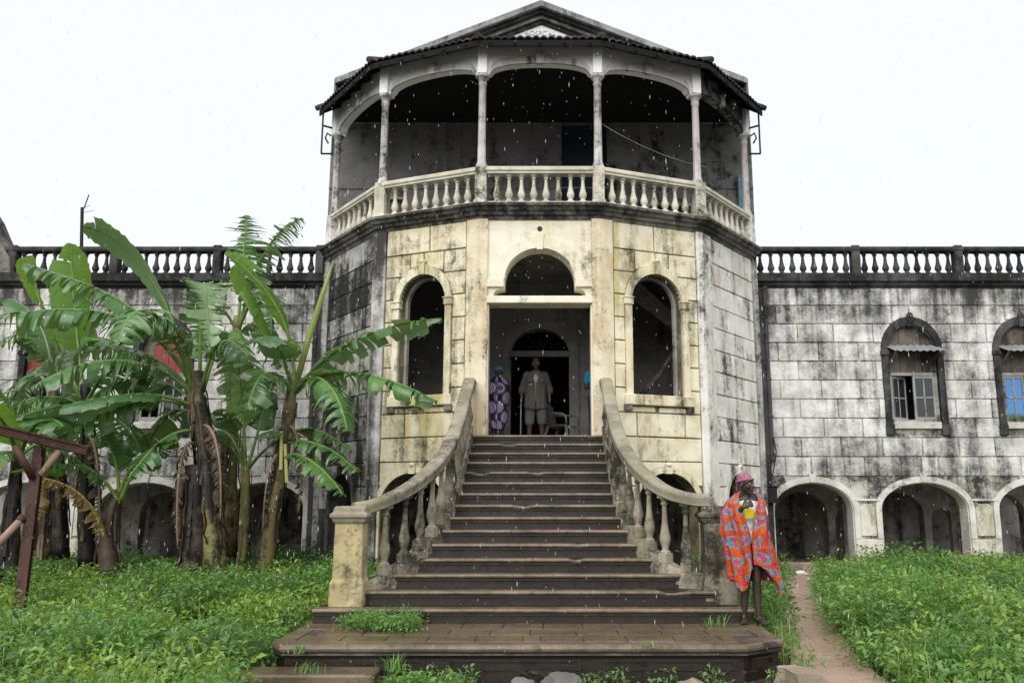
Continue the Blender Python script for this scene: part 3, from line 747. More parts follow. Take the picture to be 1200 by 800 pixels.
# ------------------------------------------------------------------ wings
WJ = [5.99, 5.618, 5.23, 4.842, 4.456, 4.068, 3.684, 3.294, 2.907, 2.525, 2.14, 1.75, 1.4]
mbt = MB(); mbt.lathe(baluster_prof(.47, .072), seg=14); BAL_W = mbt.mesh('wing_baluster', M['black'], angle=35)
def wing_window(T, c, side, kind):
    a = Arch(c, .50, 3.20, 4.66, .55)
    w = MB(); arch_ring(w, T, Arch(c, .50, 3.0, 4.66, .55), .125, -.04, .055, wt=.16); w = w.build('window', M['black'], mansion)
    w['label'] = 'arched boarded window with dark surround' if kind != 'red' else 'arched window with red painted head boards'
    s = MB(); s.ell(T(c, .05, 5.40), (.065, .05, .07)); s.box(c - .06, c + .06, -.02, .085, 5.17, 5.38, T=lambda x, y, z: T(x, y, z)); s.build('keystone', M['black'], w)
    for sg in (-1, 1):
        s = MB(); u = c + sg * .563; s.box(u - .085, u + .085, -.02, .085, 2.95, 3.16, T=lambda x, y, z: T(x, y, z)); s.build('bracket', M['black'], w, bevel=.01)
        s = MB(); s.box(u - .085, u + .085, -.02, .08, 4.58, 4.68, T=lambda x, y, z: T(x, y, z)); s.build('impost', M['black'], w, bevel=.008)
    s = MB(); s.box(c - .475, c + .475, -.2, .065, 3.08, 3.215, T=lambda x, y, z: T(x, y, z)); s.build('window_sill', M['arch_white'], w, bevel=.01)
    # boards filling the arched head
    nb_ = 7
    for k in range(nb_):
        u0 = c - .5 + 1.0 * k / nb_ + .003; u1 = c - .5 + 1.0 * (k + 1) / nb_ - .003
        zt0 = a.zs + a.rise * math.sqrt(max(0, 1 - ((u0 - c) / .5) ** 2)); zt1 = a.zs + a.rise * math.sqrt(max(0, 1 - ((u1 - c) / .5) ** 2))
        s = MB(); s.extrude([[(u0, 4.22), (u1, 4.22), (u1, zt1), (u0, zt0)]], T, -.11, -.075 + random.uniform(-.006, .006))
        s.build('board', M['redpaint' if kind == 'red' and (1 < k < 6 if c > 4 else k < 2) else 'wood'], w)
    if kind != 'red':
        # zinc awning
        vs = []; n = 40
        for j in range(2):
            for k in range(n + 1):
                u = c - .50 + 1.06 * k / n; zz = .012 * math.sin(k * 2 * math.pi / 5)
                vs += [T(u + .04 * (1 if j else -1), -.06 if not j else .34, (4.80 if not j else 4.62) + zz)]
        fs = [(k, k + 1, n + 2 + k, n + 1 + k) for k in range(n)]
        s = MB(); s.add(vs, fs); s.add([Vector(v) + Vector((0, 0, -.006)) for v in vs], fs); s.build('awning', M['zinc'], w, fix=False)
        for sg in (-1, 1):
            s = MB(); s.bar(T(c + sg * .42, .0, 4.42), T(c + sg * .42, .30, 4.63), .035); s.build('awning_bracket', M['wood'], w)
    # casements
    s = MB()
    s.box(c - .46, c + .46, -.12, -.05, 4.17, 4.23, T=lambda x, y, z: T(x, y, z)); s.box(c - .46, c + .46, -.12, -.05, 3.21, 3.27, T=lambda x, y, z: T(x, y, z))
    s.box(c - .50, c - .44, -.12, -.05, 3.21, 4.23, T=lambda x, y, z: T(x, y, z)); s.box(c + .44, c + .50, -.12, -.05, 3.21, 4.23, T=lambda x, y, z: T(x, y, z))
    s.build('window_frame', M['frame'], w)
    for k, sg in enumerate((-1, 1)):
        cc = c + sg * .225; ang = R(28) * (1 if kind == 'open' else 0) if sg < 0 else 0
        Hn = T(c + sg * .44, -.08, 0)
        def TC(u, d, z, sg=sg, ang=ang):
            lu = (u - (c + sg * .44)); return T(c + sg * .44 + lu * math.cos(ang) + 0 * d, -.08 + d - abs(lu) * math.sin(ang), z)
        fr = MB()
        for (ua, ub, za, zb) in ((cc - .215, cc - .175, 3.275, 4.165), (cc + .175, cc + .215, 3.275, 4.165), (cc - .175, cc + .175, 3.275, 3.325), (cc - .175, cc + .175, 4.115, 4.165), (cc - .012, cc + .012, 3.325, 4.115), (cc - .175, cc + .175, 3.71, 3.735)):
            fr.box(ua, ub, -.02, .02, za, zb, T=TC)
        fr.build('casement', M['frame'], w)
        for (ua, ub) in ((cc - .173, cc - .014), (cc + .014, cc + .173)):
            for (za, zb) in ((3.327, 3.708), (3.737, 4.113)):
                if kind == 'red' and sg < 0: continue
                p_ = MB(); p_.box(ua, ub, -.004, .004, za, zb, T=TC); p_.build('pane', M['glass_blue' if kind == 'blue' else 'glass'], w)
    return a
def wing(T, L, side):
    arches = [Arch(u, hw, .30, 1.50, .52) for u, hw in (((5.40 - 4.28), .79), ((7.60 - 4.28), .865), ((9.92 - 4.28), .865))] if side > 0 else \
             [Arch(12.6 - 5.48, .80, .30, 1.50, .52), Arch(12.6 - 7.83, .91, .30, 1.50, .52), Arch(12.6 - 10.2, .88, .30, 1.5, .52)]
    wins = [7.58 - 4.28, 9.86 - 4.28] if side > 0 else [12.6 - 7.70, 12.6 - 10.0]
    whole = [Arch(c, .50, 3.20, 4.66, .55) for c in wins]
    w = wall(T, 0, L, -.1, 6.0, arches + whole, -.34, 0, M['joint'], 'wall')
    if side < 0: w['label'] = 'wing wall mostly hidden behind banana plants'
    bh = [a.grow(.12, .14, 1) for a in arches] + [Arch(c, .63, 2.93, 4.66, .72) for c in wins]
    off = 4.677 - 4.28 if side > 0 else .1
    def vj(c): return [off + .60 + .385 * (c % 2) + .775 * k + .05 * math.sin(c * 3 + k * 5) for k in range(-1, 12)]
    ulo, uhi = (.26, L - .1) if side > 0 else (.1, L - .36)
    if side > 0: uhi = 6.9
    else: ulo = .9
    blocks(T, ulo, uhi, WJ[:11] , vj, bh, M['white'], w)
    # spandrels below the last course: plain pier faces with raised panels
    edges = sorted([(a.c - a.hw, a.c + a.hw) for a in arches])
    for i in range(len(edges) - 1):
        u0, u1 = edges[i][1], edges[i + 1][0]; m = (u0 + u1) / 2; hw = (u1 - u0) / 2
        s = MB(); s.box(u0 + .0, u1 - .0, -.30, .045, -.1, .92, T=lambda x, y, z: T(x, y, z)); pier = s.build('pier', M['pier'], mansion, bevel=.012)
        s = MB(); q = hw - .12; zz0, zz1 = .98, 1.60
        s.extrude([[(m - q, zz0), (m + q, zz0), (m + q, zz1 - .08), (m + q - .05, zz1 - .05), (m + q - .07, zz1), (m - q + .07, zz1), (m - q + .05, zz1 - .05), (m - q, zz1 - .08)]], T, -.02, .035)
        s.build('pier_panel', M['pier'], pier, bevel=.01)
        s = MB(); s.box(m - hw + .02, m + hw - .02, -.02, .05, 1.66, 1.70, T=lambda x, y, z: T(x, y, z)); s.build('pier_cap', M['arch_white'], pier)
    for a in arches:
        s = MB(); arch_ring(s, T, Arch(a.c, a.hw, .93, a.zs, a.rise), .11, -.02, .04, wt=.12); s = s.build('arch_surround', M['arch_white'], w)
        k = MB(); k.extrude([[(a.c - .05, a.top + .0), (a.c + .05, a.top), (a.c + .07, a.top + .17), (a.c - .07, a.top + .17)]], T, -.02, .07); k.build('keystone', M['arch_white'], s)
        # whitewashed soffit of the arch
        k = MB(); arch_ring(k, T, Arch(a.c, a.hw - .02, .30, a.zs, a.rise - .02), .02, -.345, -.002, wt=.02); k.build('arch_lining', M['arch_white'], s)
    for k, c in enumerate(wins):
        wing_window(T, c, side, ('open' if k == 0 else 'blue') if side > 0 else 'red')
    # cornice and parapet balustrade
    p0, p1 = T(0, 0, 0), T(L, 0, 0)
    s = MB(); s.sweep([p0, p1], [(-.3, 5.97), (.02, 5.97), (.04, 6.02), (.08, 6.03), (.10, 6.10), (.15, 6.11), (.15, 6.28), (-.3, 6.285)]); s.build('cornice', M['black'], mansion)
    b = MB(); b.sweep([p0, p1], [(-.12, 6.76), (.07, 6.76), (.095, 6.79), (.095, 6.845), (.06, 6.87), (-.12, 6.87), (-.145, 6.845), (-.145, 6.79)]); b = b.build('parapet_balustrade', M['black'], mansion)
    posts = [.10, 6.56 - 4.28, 8.70 - 4.28, 10.84 - 4.28] if side > 0 else [12.6 - 4.60, 12.6 - 6.74, 12.6 - 8.88, 12.6 - 11.0]
    posts.sort()
    for u in posts:
        s = MB(); s.box(u - .085, u + .085, -.13, .08, 6.285, 6.90, T=lambda x, y, z: T(x, y, z)); s.build('post', M['black'], b, bevel=.012)
    for ua, ub in zip(posts[:-1], posts[1:]):
        n = max(1, int(round((ub - ua - .17) / .222)))
        for k in range(n):
            u = ua + .085 + (ub - ua - .17) * (k + .5) / n
            o = link('baluster', BAL_W, b, T(u, -.025, 6.288)); o.rotation_euler.z = random.uniform(0, 3); o.scale.z = 1.004
    # roof terrace, back wall and cellar behind the arches
    xa, xb = min(p0.x, p1.x), max(p0.x, p1.x)
    s = MB(); s.box(xa, xb, WY + .3, 25, 5.9, 6.05); s.build('terrace', M['black'], mansion)
    s = MB(); s.box(xa, xb, WY + .34, 25, 2.45, 2.6); s.build('cellar_ceiling', M['cellar'], mansion)
    s = MB(); s.box(xa, xb, 21.5, 21.7, .2, 2.45); s.build('cellar_wall', M['cellar'], mansion)
    s = MB(); s.box(xa, xb, 24.8, 25, 0, 6.0); s.build('rear_wall', M['cellar'], mansion)
    s = MB(); s.box(xa, xb, WY - .10, 22, .0, .33); s.build('cellar_floor', M['cellar'], mansion)
    # inner arcade of the cellar
    TC = frame((p0.x, 19.9), (p1.x, 19.9))
    hs = [Arch(a.c + (.55 if side > 0 else -.75), .60, .34, 1.35, .5) for a in arches if side > 0 or a.c > 1.8]
    hs += [Arch(h.c + 1.02, .26, .34, 1.2, .3) for h in hs]
    hs.sort(key=lambda h: h.c); keep = []
    for h in hs:
        if not keep or h.c - h.hw > keep[-1].c + keep[-1].hw + .1: keep.append(h)
    wall(TC, 0, L, .335, 2.44, keep, -.3, 0, M['cellar'], 'cellar_arcade')
    for a in arches:
        s = MB(); u = a.c + a.hw + .28; s.box(u - .12, u + .12, -1.1, -.345, .335, 2.44, T=lambda x, y, z: T(x, y, z)); s.build('cellar_pier', M['cellar'], mansion)
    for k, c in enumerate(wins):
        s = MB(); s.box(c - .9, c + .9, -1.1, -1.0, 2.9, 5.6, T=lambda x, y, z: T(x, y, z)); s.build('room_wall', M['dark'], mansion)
wing(TL, 12.6 - 4.28, -1); wing(TR, 12.0 - 4.28, 1)
# plinth step in front of the first right-hand arch
s = MB(); s.box(4.35, 6.6, 16.75, 17.12, .1, .50); s.build('plinth', M['slab'], mansion, bevel=.02)
# link walls and dark corner strips between tower and wings, with rain pipes
for sx in (-1, 1):
    s = MB(); s.box(sx * 4.30 - .10, sx * 4.30 + .10, 16.80, 17.3, 0, 6.45); s.build('return_wall', M['mould'], mansion)
    s = MB(); s.box(sx * 4.49 - .09, sx * 4.49 + .09, 17.08, 17.18, 0.3, 5.98); o = s.build('corner_strip', M['black'], mansion, bevel=.01)
    s = MB(); s.tube([(sx * 4.60, 17.08, 6.0), (sx * 4.60, 17.08, 2.4)], .045, 10)
    for k in range(5): s.tube([(sx * 4.60, 17.08, 5.6 - k * .75), (sx * 4.60, 17.08, 5.55 - k * .75)], .06, 10)
    s.build('rain_pipe', M['black'], mansion, angle=40)
s = MB(); s.box(4.36, 4.62, 16.90, 17.10, 1.62, 1.92); s.box(4.34, 4.64, 16.88, 17.10, 1.92, 1.95); s.build('meter_box', M['black'], mansion, bevel=.01)
s = MB(); s.tube([(4.62, 17.0, 2.9), (4.66, 16.98, 2.6), (4.60, 16.98, 2.3), (4.5, 16.95, 1.95)], .012, 6); s.build('cable', M['iron'], mansion)
# ramped parapet end of the left wing
s = MB(); s.extrude([[(0.0, 6.28), (1.62, 6.28), (1.58, 6.60), (1.32, 6.98), (1.05, 7.50), (.0, 9.0)]], TL, -.45, .12); s.build('ramped_parapet', M['trim_dark'], mansion, bevel=.02)
print('BLOCKS', BLOCKS[0])

# ------------------------------------------------------------------ staircase
SX = -.03
stair = empty('staircase', (SX, 11, .2), 'wet stone staircase flaring out from the tower doorway with curved balustrades', 'staircase')
HWT = [(8, 1.97), (9.95, 1.97), (10.25, 1.64), (10.56, 1.43), (10.86, 1.29), (11.16, 1.21), (11.47, 1.15), (11.77, 1.11), (12.4, 1.09), (13.9, 1.085), (15, 1.085)]
def hw_at(y):
    for (y0, a), (y1, b) in zip(HWT[:-1], HWT[1:]):
        if y0 <= y <= y1: return a + (b - a) * (y - y0) / (y1 - y0)
RISE, TREAD, YTOP, ZTOP = .157, .304, 13.9, 2.715
def rough_sweep(x0, x1, y, z, prof, amp, step=.09, seed=0):
    n = max(2, int((x1 - x0) / step)); P = []
    for k in range(n + 1):
        x = x0 + (x1 - x0) * k / n
        q = mnoise.noise((x * 6, seed * 3.7, 1)); ch = max(0, mnoise.noise((x * 3.1, seed * 5.1, 7)) - .36) * .16
        P.append((x, y + amp * q + ch, z - ch * .6 + amp * .3 * q))
    mb = MB(); mb.sweep(P, prof); return mb
for i in range(15):
    y = YTOP - TREAD * i; z = ZTOP - RISE * i
    hw = hw_at(y) + .06 if i < 13 else (2.05 if i == 13 else 2.40)
    hwb = hw
    back = y + TREAD + .10 if i else 15.0
    s = MB(); s.box(SX - hw, SX + hw, y + .045, back, z - RISE - .02, z - .004)
    s.box(SX - hw, SX + hw, y + .028, y + .05, z - RISE - .004, z - RISE + .038)
    s.box(SX - hw, SX + hw, y + .022, y + .05, z - .075, z - .05)
    st = s.build('step', M['step'], stair)
    s = rough_sweep(SX - hw, SX + hw, y, z, [(-.16, -.045), (-.012, -.045), (0, -.036), (.004, -.022), (0, -.008), (-.012, 0), (-.16, 0.002)], .006, seed=i)
    s.build('nosing', M['nosing'], st)
# platform at the foot
pf = [(-2.50, 10.3), (-2.50, 8.50), (-2.36, 8.30), (1.98, 8.30), (2.40, 8.64), (2.40, 10.3)]
s = MB(); s.extrude([[(x * .985, y + .05) for x, y in pf]], lambda u, d, v: Vector((u + 0, v, d)), .02, .325); plat = s.build('platform', M['step'], stair)
def jit_path(pts, step, amp, seed):
    out = []
    for (x0, y0), (x1, y1) in zip(pts[:-1], pts[1:]):
        L = math.hypot(x1 - x0, y1 - y0); n = max(1, int(L / step))
        for k in range(n):
            t = k / n; j = amp * mnoise.noise((x0 + (x1 - x0) * t * 5, (y0 + (y1 - y0) * t) * 5, seed))
            ch = max(0, mnoise.noise(((x0 + (x1 - x0) * t) * 2.2, y0 * 2, seed + 5)) - .45) * .12 if 0 < k else 0
            out.append((x0 + (x1 - x0) * t, y0 + (y1 - y0) * t + j + ch, -ch * .5))
    out.append((*pts[-1], 0)); return out
s = MB(); s.sweep(jit_path(pf, .1, .008, 2), [(-.20, .285), (-.02, .285), (0, .297), (.006, .32), (0, .345), (-.02, .358), (-.20, .360)]); s.build('edge_moulding', M['nosing'], plat)
s = MB(); s.sweep([(x, y, 0) for x, y in pf], [(-.08, .24), (-.025, .24), (-.012, .262), (-.025, .284), (-.08, .284)]); s.build('edge_moulding', M['step'], plat)
for (a, b) in ((pf[2], pf[3]), (pf[3], pf[4])):
    TP = frame(a, b); L = TP.len; s = MB(); n = 1 if L < 1 else 3
    for k in range(n):
        u0, u1 = L * k / n + .10, L * (k + 1) / n - .10
        s = MB(); s.extrude([[(u0, .125), (u1, .125), (u1, .225), (u0, .225)], [(u0 + .03, .15), (u1 - .03, .15), (u1 - .03, .20), (u0 + .03, .20)]], TP, -.10, -.035); s.build('panel_frame', M['step'], plat)
# crumbled footing under the platform
vs = []; fs = []; nx = 70; nz = 6
fpath = [(-2.46, 8.6), (-2.33, 8.36), (1.96, 8.36), (2.36, 8.68), (2.36, 9.4)]
TP_ = jit_path(fpath, .05, .0, 1)
for k, p in enumerate(TP_):
    for j in range(nz):
        z = .125 - .14 * j / (nz - 1); q = mnoise.noise((p[0] * 7, p[1] * 7, z * 9)); q2 = mnoise.noise((p[0] * 22, p[1] * 22, z * 25))
        vs.append((p[0], p[1] - .02 + .05 * q + .025 * q2 + .10 * j / nz, z))
for k in range(len(TP_) - 1):
    for j in range(nz - 1): a = k * nz + j; fs.append((a, a + nz, a + nz + 1, a + 1))
s = MB(); s.add(vs, fs); s.build('crumbled_footing', M['rough'], plat)
# pavers
rnd = random.Random(4)
rows = [8.47, 8.86, 9.25, 9.66]
for j in range(3):
    x = -2.28 + (.2 if j % 2 else 0) - .1 * j; y0, y1 = rows[j], rows[j + 1]
    while x < 2.15:
        wd = rnd.uniform(.40, .47); wd = .17 if (j == 0 and -.25 < x < .0 and wd) else wd
        x1 = min(x + wd, 2.28 if j else 1.93)
        if x1 - x < .1: break
        s = MB(); s.box(x + .006, x1 - .006, y0 + .006, y1 - .006, .335, .3635 + rnd.uniform(-.003, .003))
        s.build('paver', M['nosing'] if wd < .2 else M['paver'], plat, bevel=.005); x = x1
s = MB(); s.box(-2.3, 2.3, 8.45, 9.70, .32, .3525); s.build('paver_bed', M['rough'], plat)
# curved strings, handrails, balusters, newel posts
mbt = MB(); mbt.lathe(baluster_prof(.71, .068), seg=16); mbt.box(-.062, .062, -.062, .062, -.08, .03); mbt.box(-.06, .06, -.06, .06, .675, .76); BAL_S = mbt.mesh('stair_baluster', M['stairrail'], angle=35)
for sx in (-1, 1):
    ye = 9.98 if sx < 0 else 10.18
    P = []
    ys = [14.12, 13.9] + [13.9 - .15 * k for k in range(1, 25)]
    for y in ys:
        if y < 10.26: break
        P.append(Vector((hw_at(y), y, 0)))
    P += [Vector((1.76, 10.13 + (ye - 9.98) * .6, 0)), Vector((1.90, 10.04 + (ye - 9.98) * .8, 0)), Vector((2.06, ye, 0))]
    # resample as a smooth curve
    for _ in range(3):
        Q = [P[0]]
        for k in range(1, len(P) - 1): Q.append(P[k - 1] * .25 + P[k] * .5 + P[k + 1] * .25)
        Q.append(P[-1]); P = Q
    D = [0]
    for k in range(1, len(P)): D.append(D[-1] + (P[k] - P[k - 1]).length)
    def zc(p, d):
        z = ZTOP - RISE * (YTOP - p.y) / TREAD + .035
        return min(z, ZTOP + .035)
    for k, p in enumerate(P): p.z = zc(p, D[k]); p.z = max(p.z, .64)
    W = [Vector((SX + sx * p.x, p.y, p.z)) for p in P]
    # string (solid side wall); travel so that 'outward' is away from the steps
    path = W if sx < 0 else W
    osg = 1 if sx > 0 else -1
    n = len(W); vs = []; fs = []
    for k in range(n):
        d = (W[min(k + 1, n - 1)] - W[max(k - 1, 0)]); d.z = 0; d.normalize(); nn = Vector((d.y, -d.x, 0)) * (-sx)
        if nn.x * sx < 0: nn = -nn
        a = W[k] - nn * .03; b = a + nn * .19
        vs += [(a.x, a.y, -.05), (a.x, a.y, a.z - .03), (a.x + nn.x * .02, a.y + nn.y * .02, a.z), (b.x - nn.x * .02, b.y - nn.y * .02, a.z), (b.x, b.y, a.z - .03), (b.x, b.y, -.05)]
    for k in range(n - 1):
        for j in range(5): q = k * 6 + j; fs.append((q, q + 6, q + 7, q + 1))
    fs += [tuple(range(6)), tuple((n - 1) * 6 + j for j in range(6))]
    s = MB(); s.add(vs, fs); bal = s.build('balustrade', M['stairrail'], stair, angle=40)
    # handrail
    H = []
    for k in range(n):
        d = (W[min(k + 1, n - 1)] - W[max(k - 1, 0)]); d.z = 0; d.normalize(); nn = Vector((d.y, -d.x, 0))
        if nn.x * sx < 0: nn = -nn
        H.append(W[k] + nn * .035 + Vector((0, 0, .885)))
    H[-1].z += .02
    prof = [(-.085, -.12), (-.06, -.135), (.06, -.135), (.085, -.12), (.088, -.075), (.092, -.070), (.092, -.055), (.098, -.045), (.098, -.012), (.085, .008), (.05, .02), (-.05, .02), (-.085, .008), (-.098, -.012), (-.098, -.045), (-.092, -.055), (-.092, -.070), (-.088, -.075)]
    s = MB(); s.sweep(H, prof); s.build('handrail', M['stairrail'], bal, angle=35)
    # balusters along the string
    dd = .16; tot = D[-1]
    while dd < tot - .12:
        for k in range(n - 1):
            if D[k] <= dd <= D[k + 1]:
                t = (dd - D[k]) / (D[k + 1] - D[k]); c = H[k].lerp(H[k + 1], t); zb = W[k].z * (1 - t) + W[k + 1].z * t
                c.z = zb + .06; o = link('baluster', BAL_S, bal, c)
                dv = W[k + 1] - W[k]; o.rotation_euler.z = math.atan2(dv.y, dv.x); break
        dd += .30
    # newel
    cx = SX + sx * 2.08 + (.04 if sx > 0 else 0.0); cy = ye
    o = MB(); z0 = .51
    def ring(h, z): return [(cx - h, cy - h, z), (cx + h, cy - h, z), (cx + h, cy + h, z), (cx - h, cy + h, z)]
    lv = [(.188, z0), (.188, z0 + .27), (.165, z0 + .30), (.158, z0 + .91)]
    vs = [p for h, z in lv for p in ring(h, z)]; fs = [(0, 1, 2, 3), (12, 13, 14, 15)] + [(4 * i + k, 4 * i + (k + 1) % 4, 4 * i + 4 + (k + 1) % 4, 4 * i + 4 + k) for i in range(3) for k in range(4)]
    o.add(vs, fs); nw = o.build('newel_post', M['newel'] if sx < 0 else M['stairrail'], stair, bevel=.012)
    o = MB(); lv = [(.158, z0 + .90), (.18, z0 + .93), (.19, z0 + .965), (.212, z0 + .975), (.212, z0 + 1.01), (.18, z0 + 1.035), (.175, z0 + 1.08), (.15, z0 + 1.10)]
    vs = [p for h, z in lv for p in ring(h, z)]; fs = [(0, 1, 2, 3), tuple(range(28, 32))] + [(4 * i + k, 4 * i + (k + 1) % 4, 4 * i + 4 + (k + 1) % 4, 4 * i + 4 + k) for i in range(7) for k in range(4)]
    o.add(vs, fs); o.build('newel_cap', M['stairrail'], nw, bevel=.006)
# loose lower step at the left front
s = MB(); s.box(-2.72, -1.42, 7.92, 8.32, -.05, .165); s = s.build('stone_step', M['nosing'], None, bevel=.02)
tag(s, 'low wet stone step in front of the platform on the left', 'step')

# ------------------------------------------------------------------ rocks and rubble at the foot of the platform
def rock(name, c, r, mat, seed, label, cat, flat=.7, group=None):
    bm = bmesh.new(); bmesh.ops.create_icosphere(bm, subdivisions=4, radius=1)
    for v in bm.verts:
        d = v.co.normalized(); k = 1 + .35 * mnoise.noise(d * 1.3 + Vector((seed, 0, 0))) + .10 * mnoise.noise(d * 4 + Vector((seed, 3, 0))) + .03 * mnoise.noise(d * 12)
        # a few flat fracture faces
        for q in range(4):
            pn = Vector((math.sin(seed * 3 + q * 2.1), math.cos(seed * 2 + q * 1.7), math.sin(q * 1.3 + seed))).normalized(); dd = d.dot(pn) * k
            if dd > .72: k *= .72 / dd
        v.co = Vector((d.x * r[0], d.y * r[1], d.z * r[2])) * k
    me = bpy.data.meshes.new(name); bm.to_mesh(me); bm.free(); me.materials.append(mat)
    me.polygons.foreach_set('use_smooth', [True] * len(me.polygons)); me.set_sharp_from_angle(angle=R(30))
    o = link(name, me, None, c); return tag(o, label, cat, group)
rocks = [((.27, 7.98, .05), (.21, .16, .13), 'wide grey rock below the middle of the platform'), ((-.11, 7.86, .03), (.13, .12, .15), 'pointed pale grey rock below the platform, left of the wide one'),
         ((.72, 7.84, .0), (.16, .12, .11), 'small grey rock below the platform, right of the wide one'), ((1.42, 7.95, .0), (.22, .15, .13), 'brownish rock below the platform near the broken slab'),
         ((.45, 8.05, .0), (.10, .10, .08), 'smallest dark rock tucked under the platform edge')]
for i, (c, r, lb) in enumerate(rocks): rock('rock', c, r, M['rock'] if i != 3 else M['slab'], i * 1.7 + .3, lb, 'rock', group='rocks under the platform edge')
bm = bmesh.new(); bmesh.ops.create_cube(bm, size=1); bmesh.ops.subdivide_edges(bm, edges=bm.edges, cuts=6, use_grid_fill=True)
for v in bm.verts:
    p = v.co.copy(); v.co = Vector((p.x * .25 - .06 * (p.y > .3), p.y * .30, p.z * .24)); q = v.co * 5
    v.co += Vector((mnoise.noise(q + Vector((3, 0, 0))), mnoise.noise(q + Vector((0, 7, 0))), mnoise.noise(q + Vector((0, 0, 5))) * .5)) * .06
me = bpy.data.meshes.new('broken_slab'); bm.to_mesh(me); bm.free(); me.materials.append(M['slab'])
o = link('broken_slab', me, None, (2.40, 8.10, .06)); o.rotation_euler = (R(6), R(-5), R(18)); tag(o, 'broken pale concrete block beside the path at the platform corner', 'rubble')

# ------------------------------------------------------------------ rusty steel frame
rf = empty('steel_frame', (-6.2, 10.6, .1), 'rusty leaning steel frame with crossbeam and braces among the weeds', 'frame')
def channel(p, q, w, h, name, mat, parent, up=(0, 1, 0)):
    p, q = Vector(p), Vector(q); d = (q - p).normalized(); sx_ = d.cross(Vector(up)).normalized(); uz = sx_.cross(d); L = (q - p).length / 2; c = (p + q) / 2
    s = MB(); s.obox(c, d, sx_, uz, L, .006, h / 2)
    s.obox(c + uz * (h / 2 - .005) , d, sx_, uz, L - .001, w / 2, .006); s.obox(c - uz * (h / 2 - .005), d, sx_, uz, L - .001, w / 2, .006)
    return s.build(name, mat, parent)
channel(at(18, 752, 10.5), at(47, 522, 10.6), .105, .10, 'post', M['rust'], rf, (0, 1, 0))
s = MB(); s.bar(at(18, 752, 10.46), at(45, 535, 10.53), .10, .015, up=(0, -1, 0)); s.build('face_plate', M['rust'], rf)
s = MB(); s.bar(at(-45, 494, 9.9), at(101, 528, 10.8), .08, .11); s.build('crossbeam', M['rust'], rf, bevel=.006)
s = MB(); s.bar(at(-45, 488, 9.9), at(101, 523.5, 10.8), .13, .02); s.build('crossbeam_flange', M['rust'], rf)
s = MB(); s.tube([at(18, 522, 10.3), at(38, 560, 10.5)], .04, 10); s.build('brace', M['rust'], rf, smooth=True)
s = MB(); s.tube([at(69, 528, 10.6), at(48, 556, 10.5)], .04, 10); s.build('brace', M['rustpale'], rf, smooth=True)
s = MB(); s.tube([at(-40, 676, 10.2), at(27, 606, 10.5)], .042, 10); s.build('strut', M['rustpale'], rf, smooth=True)
s = MB(); s.tube([at(23, 610, 10.49), at(28, 605, 10.5)], .05, 10); s.build('strut_collar', M['rust'], rf, smooth=True)

# ------------------------------------------------------------------ antenna on the left terrace
an = empty('antenna', (-9.9, 18.0, 6.05), 'thin leaning television antenna on the terrace behind the left balustrade', 'antenna')
s = MB(); s.tube([(-9.98, 18.0, 6.05), (-10.14, 18.0, 8.02)], [.04, .035], 8); s.build('mast', M['iron'], an)
s = MB(); s.tube([(-10.10, 18.0, 8.0), (-10.02, 18.0, 8.32)], .012, 6); s.build('whip', M['iron'], an)
for k, (z, w) in enumerate(((7.93, .28), (8.05, .20))):
    s = MB(); s.tube([(-10.12 - w * .4, 18.1, z), (-10.12 + w, 17.9, z - .02)], .007, 5); s.build('rod', M['frame'], an)

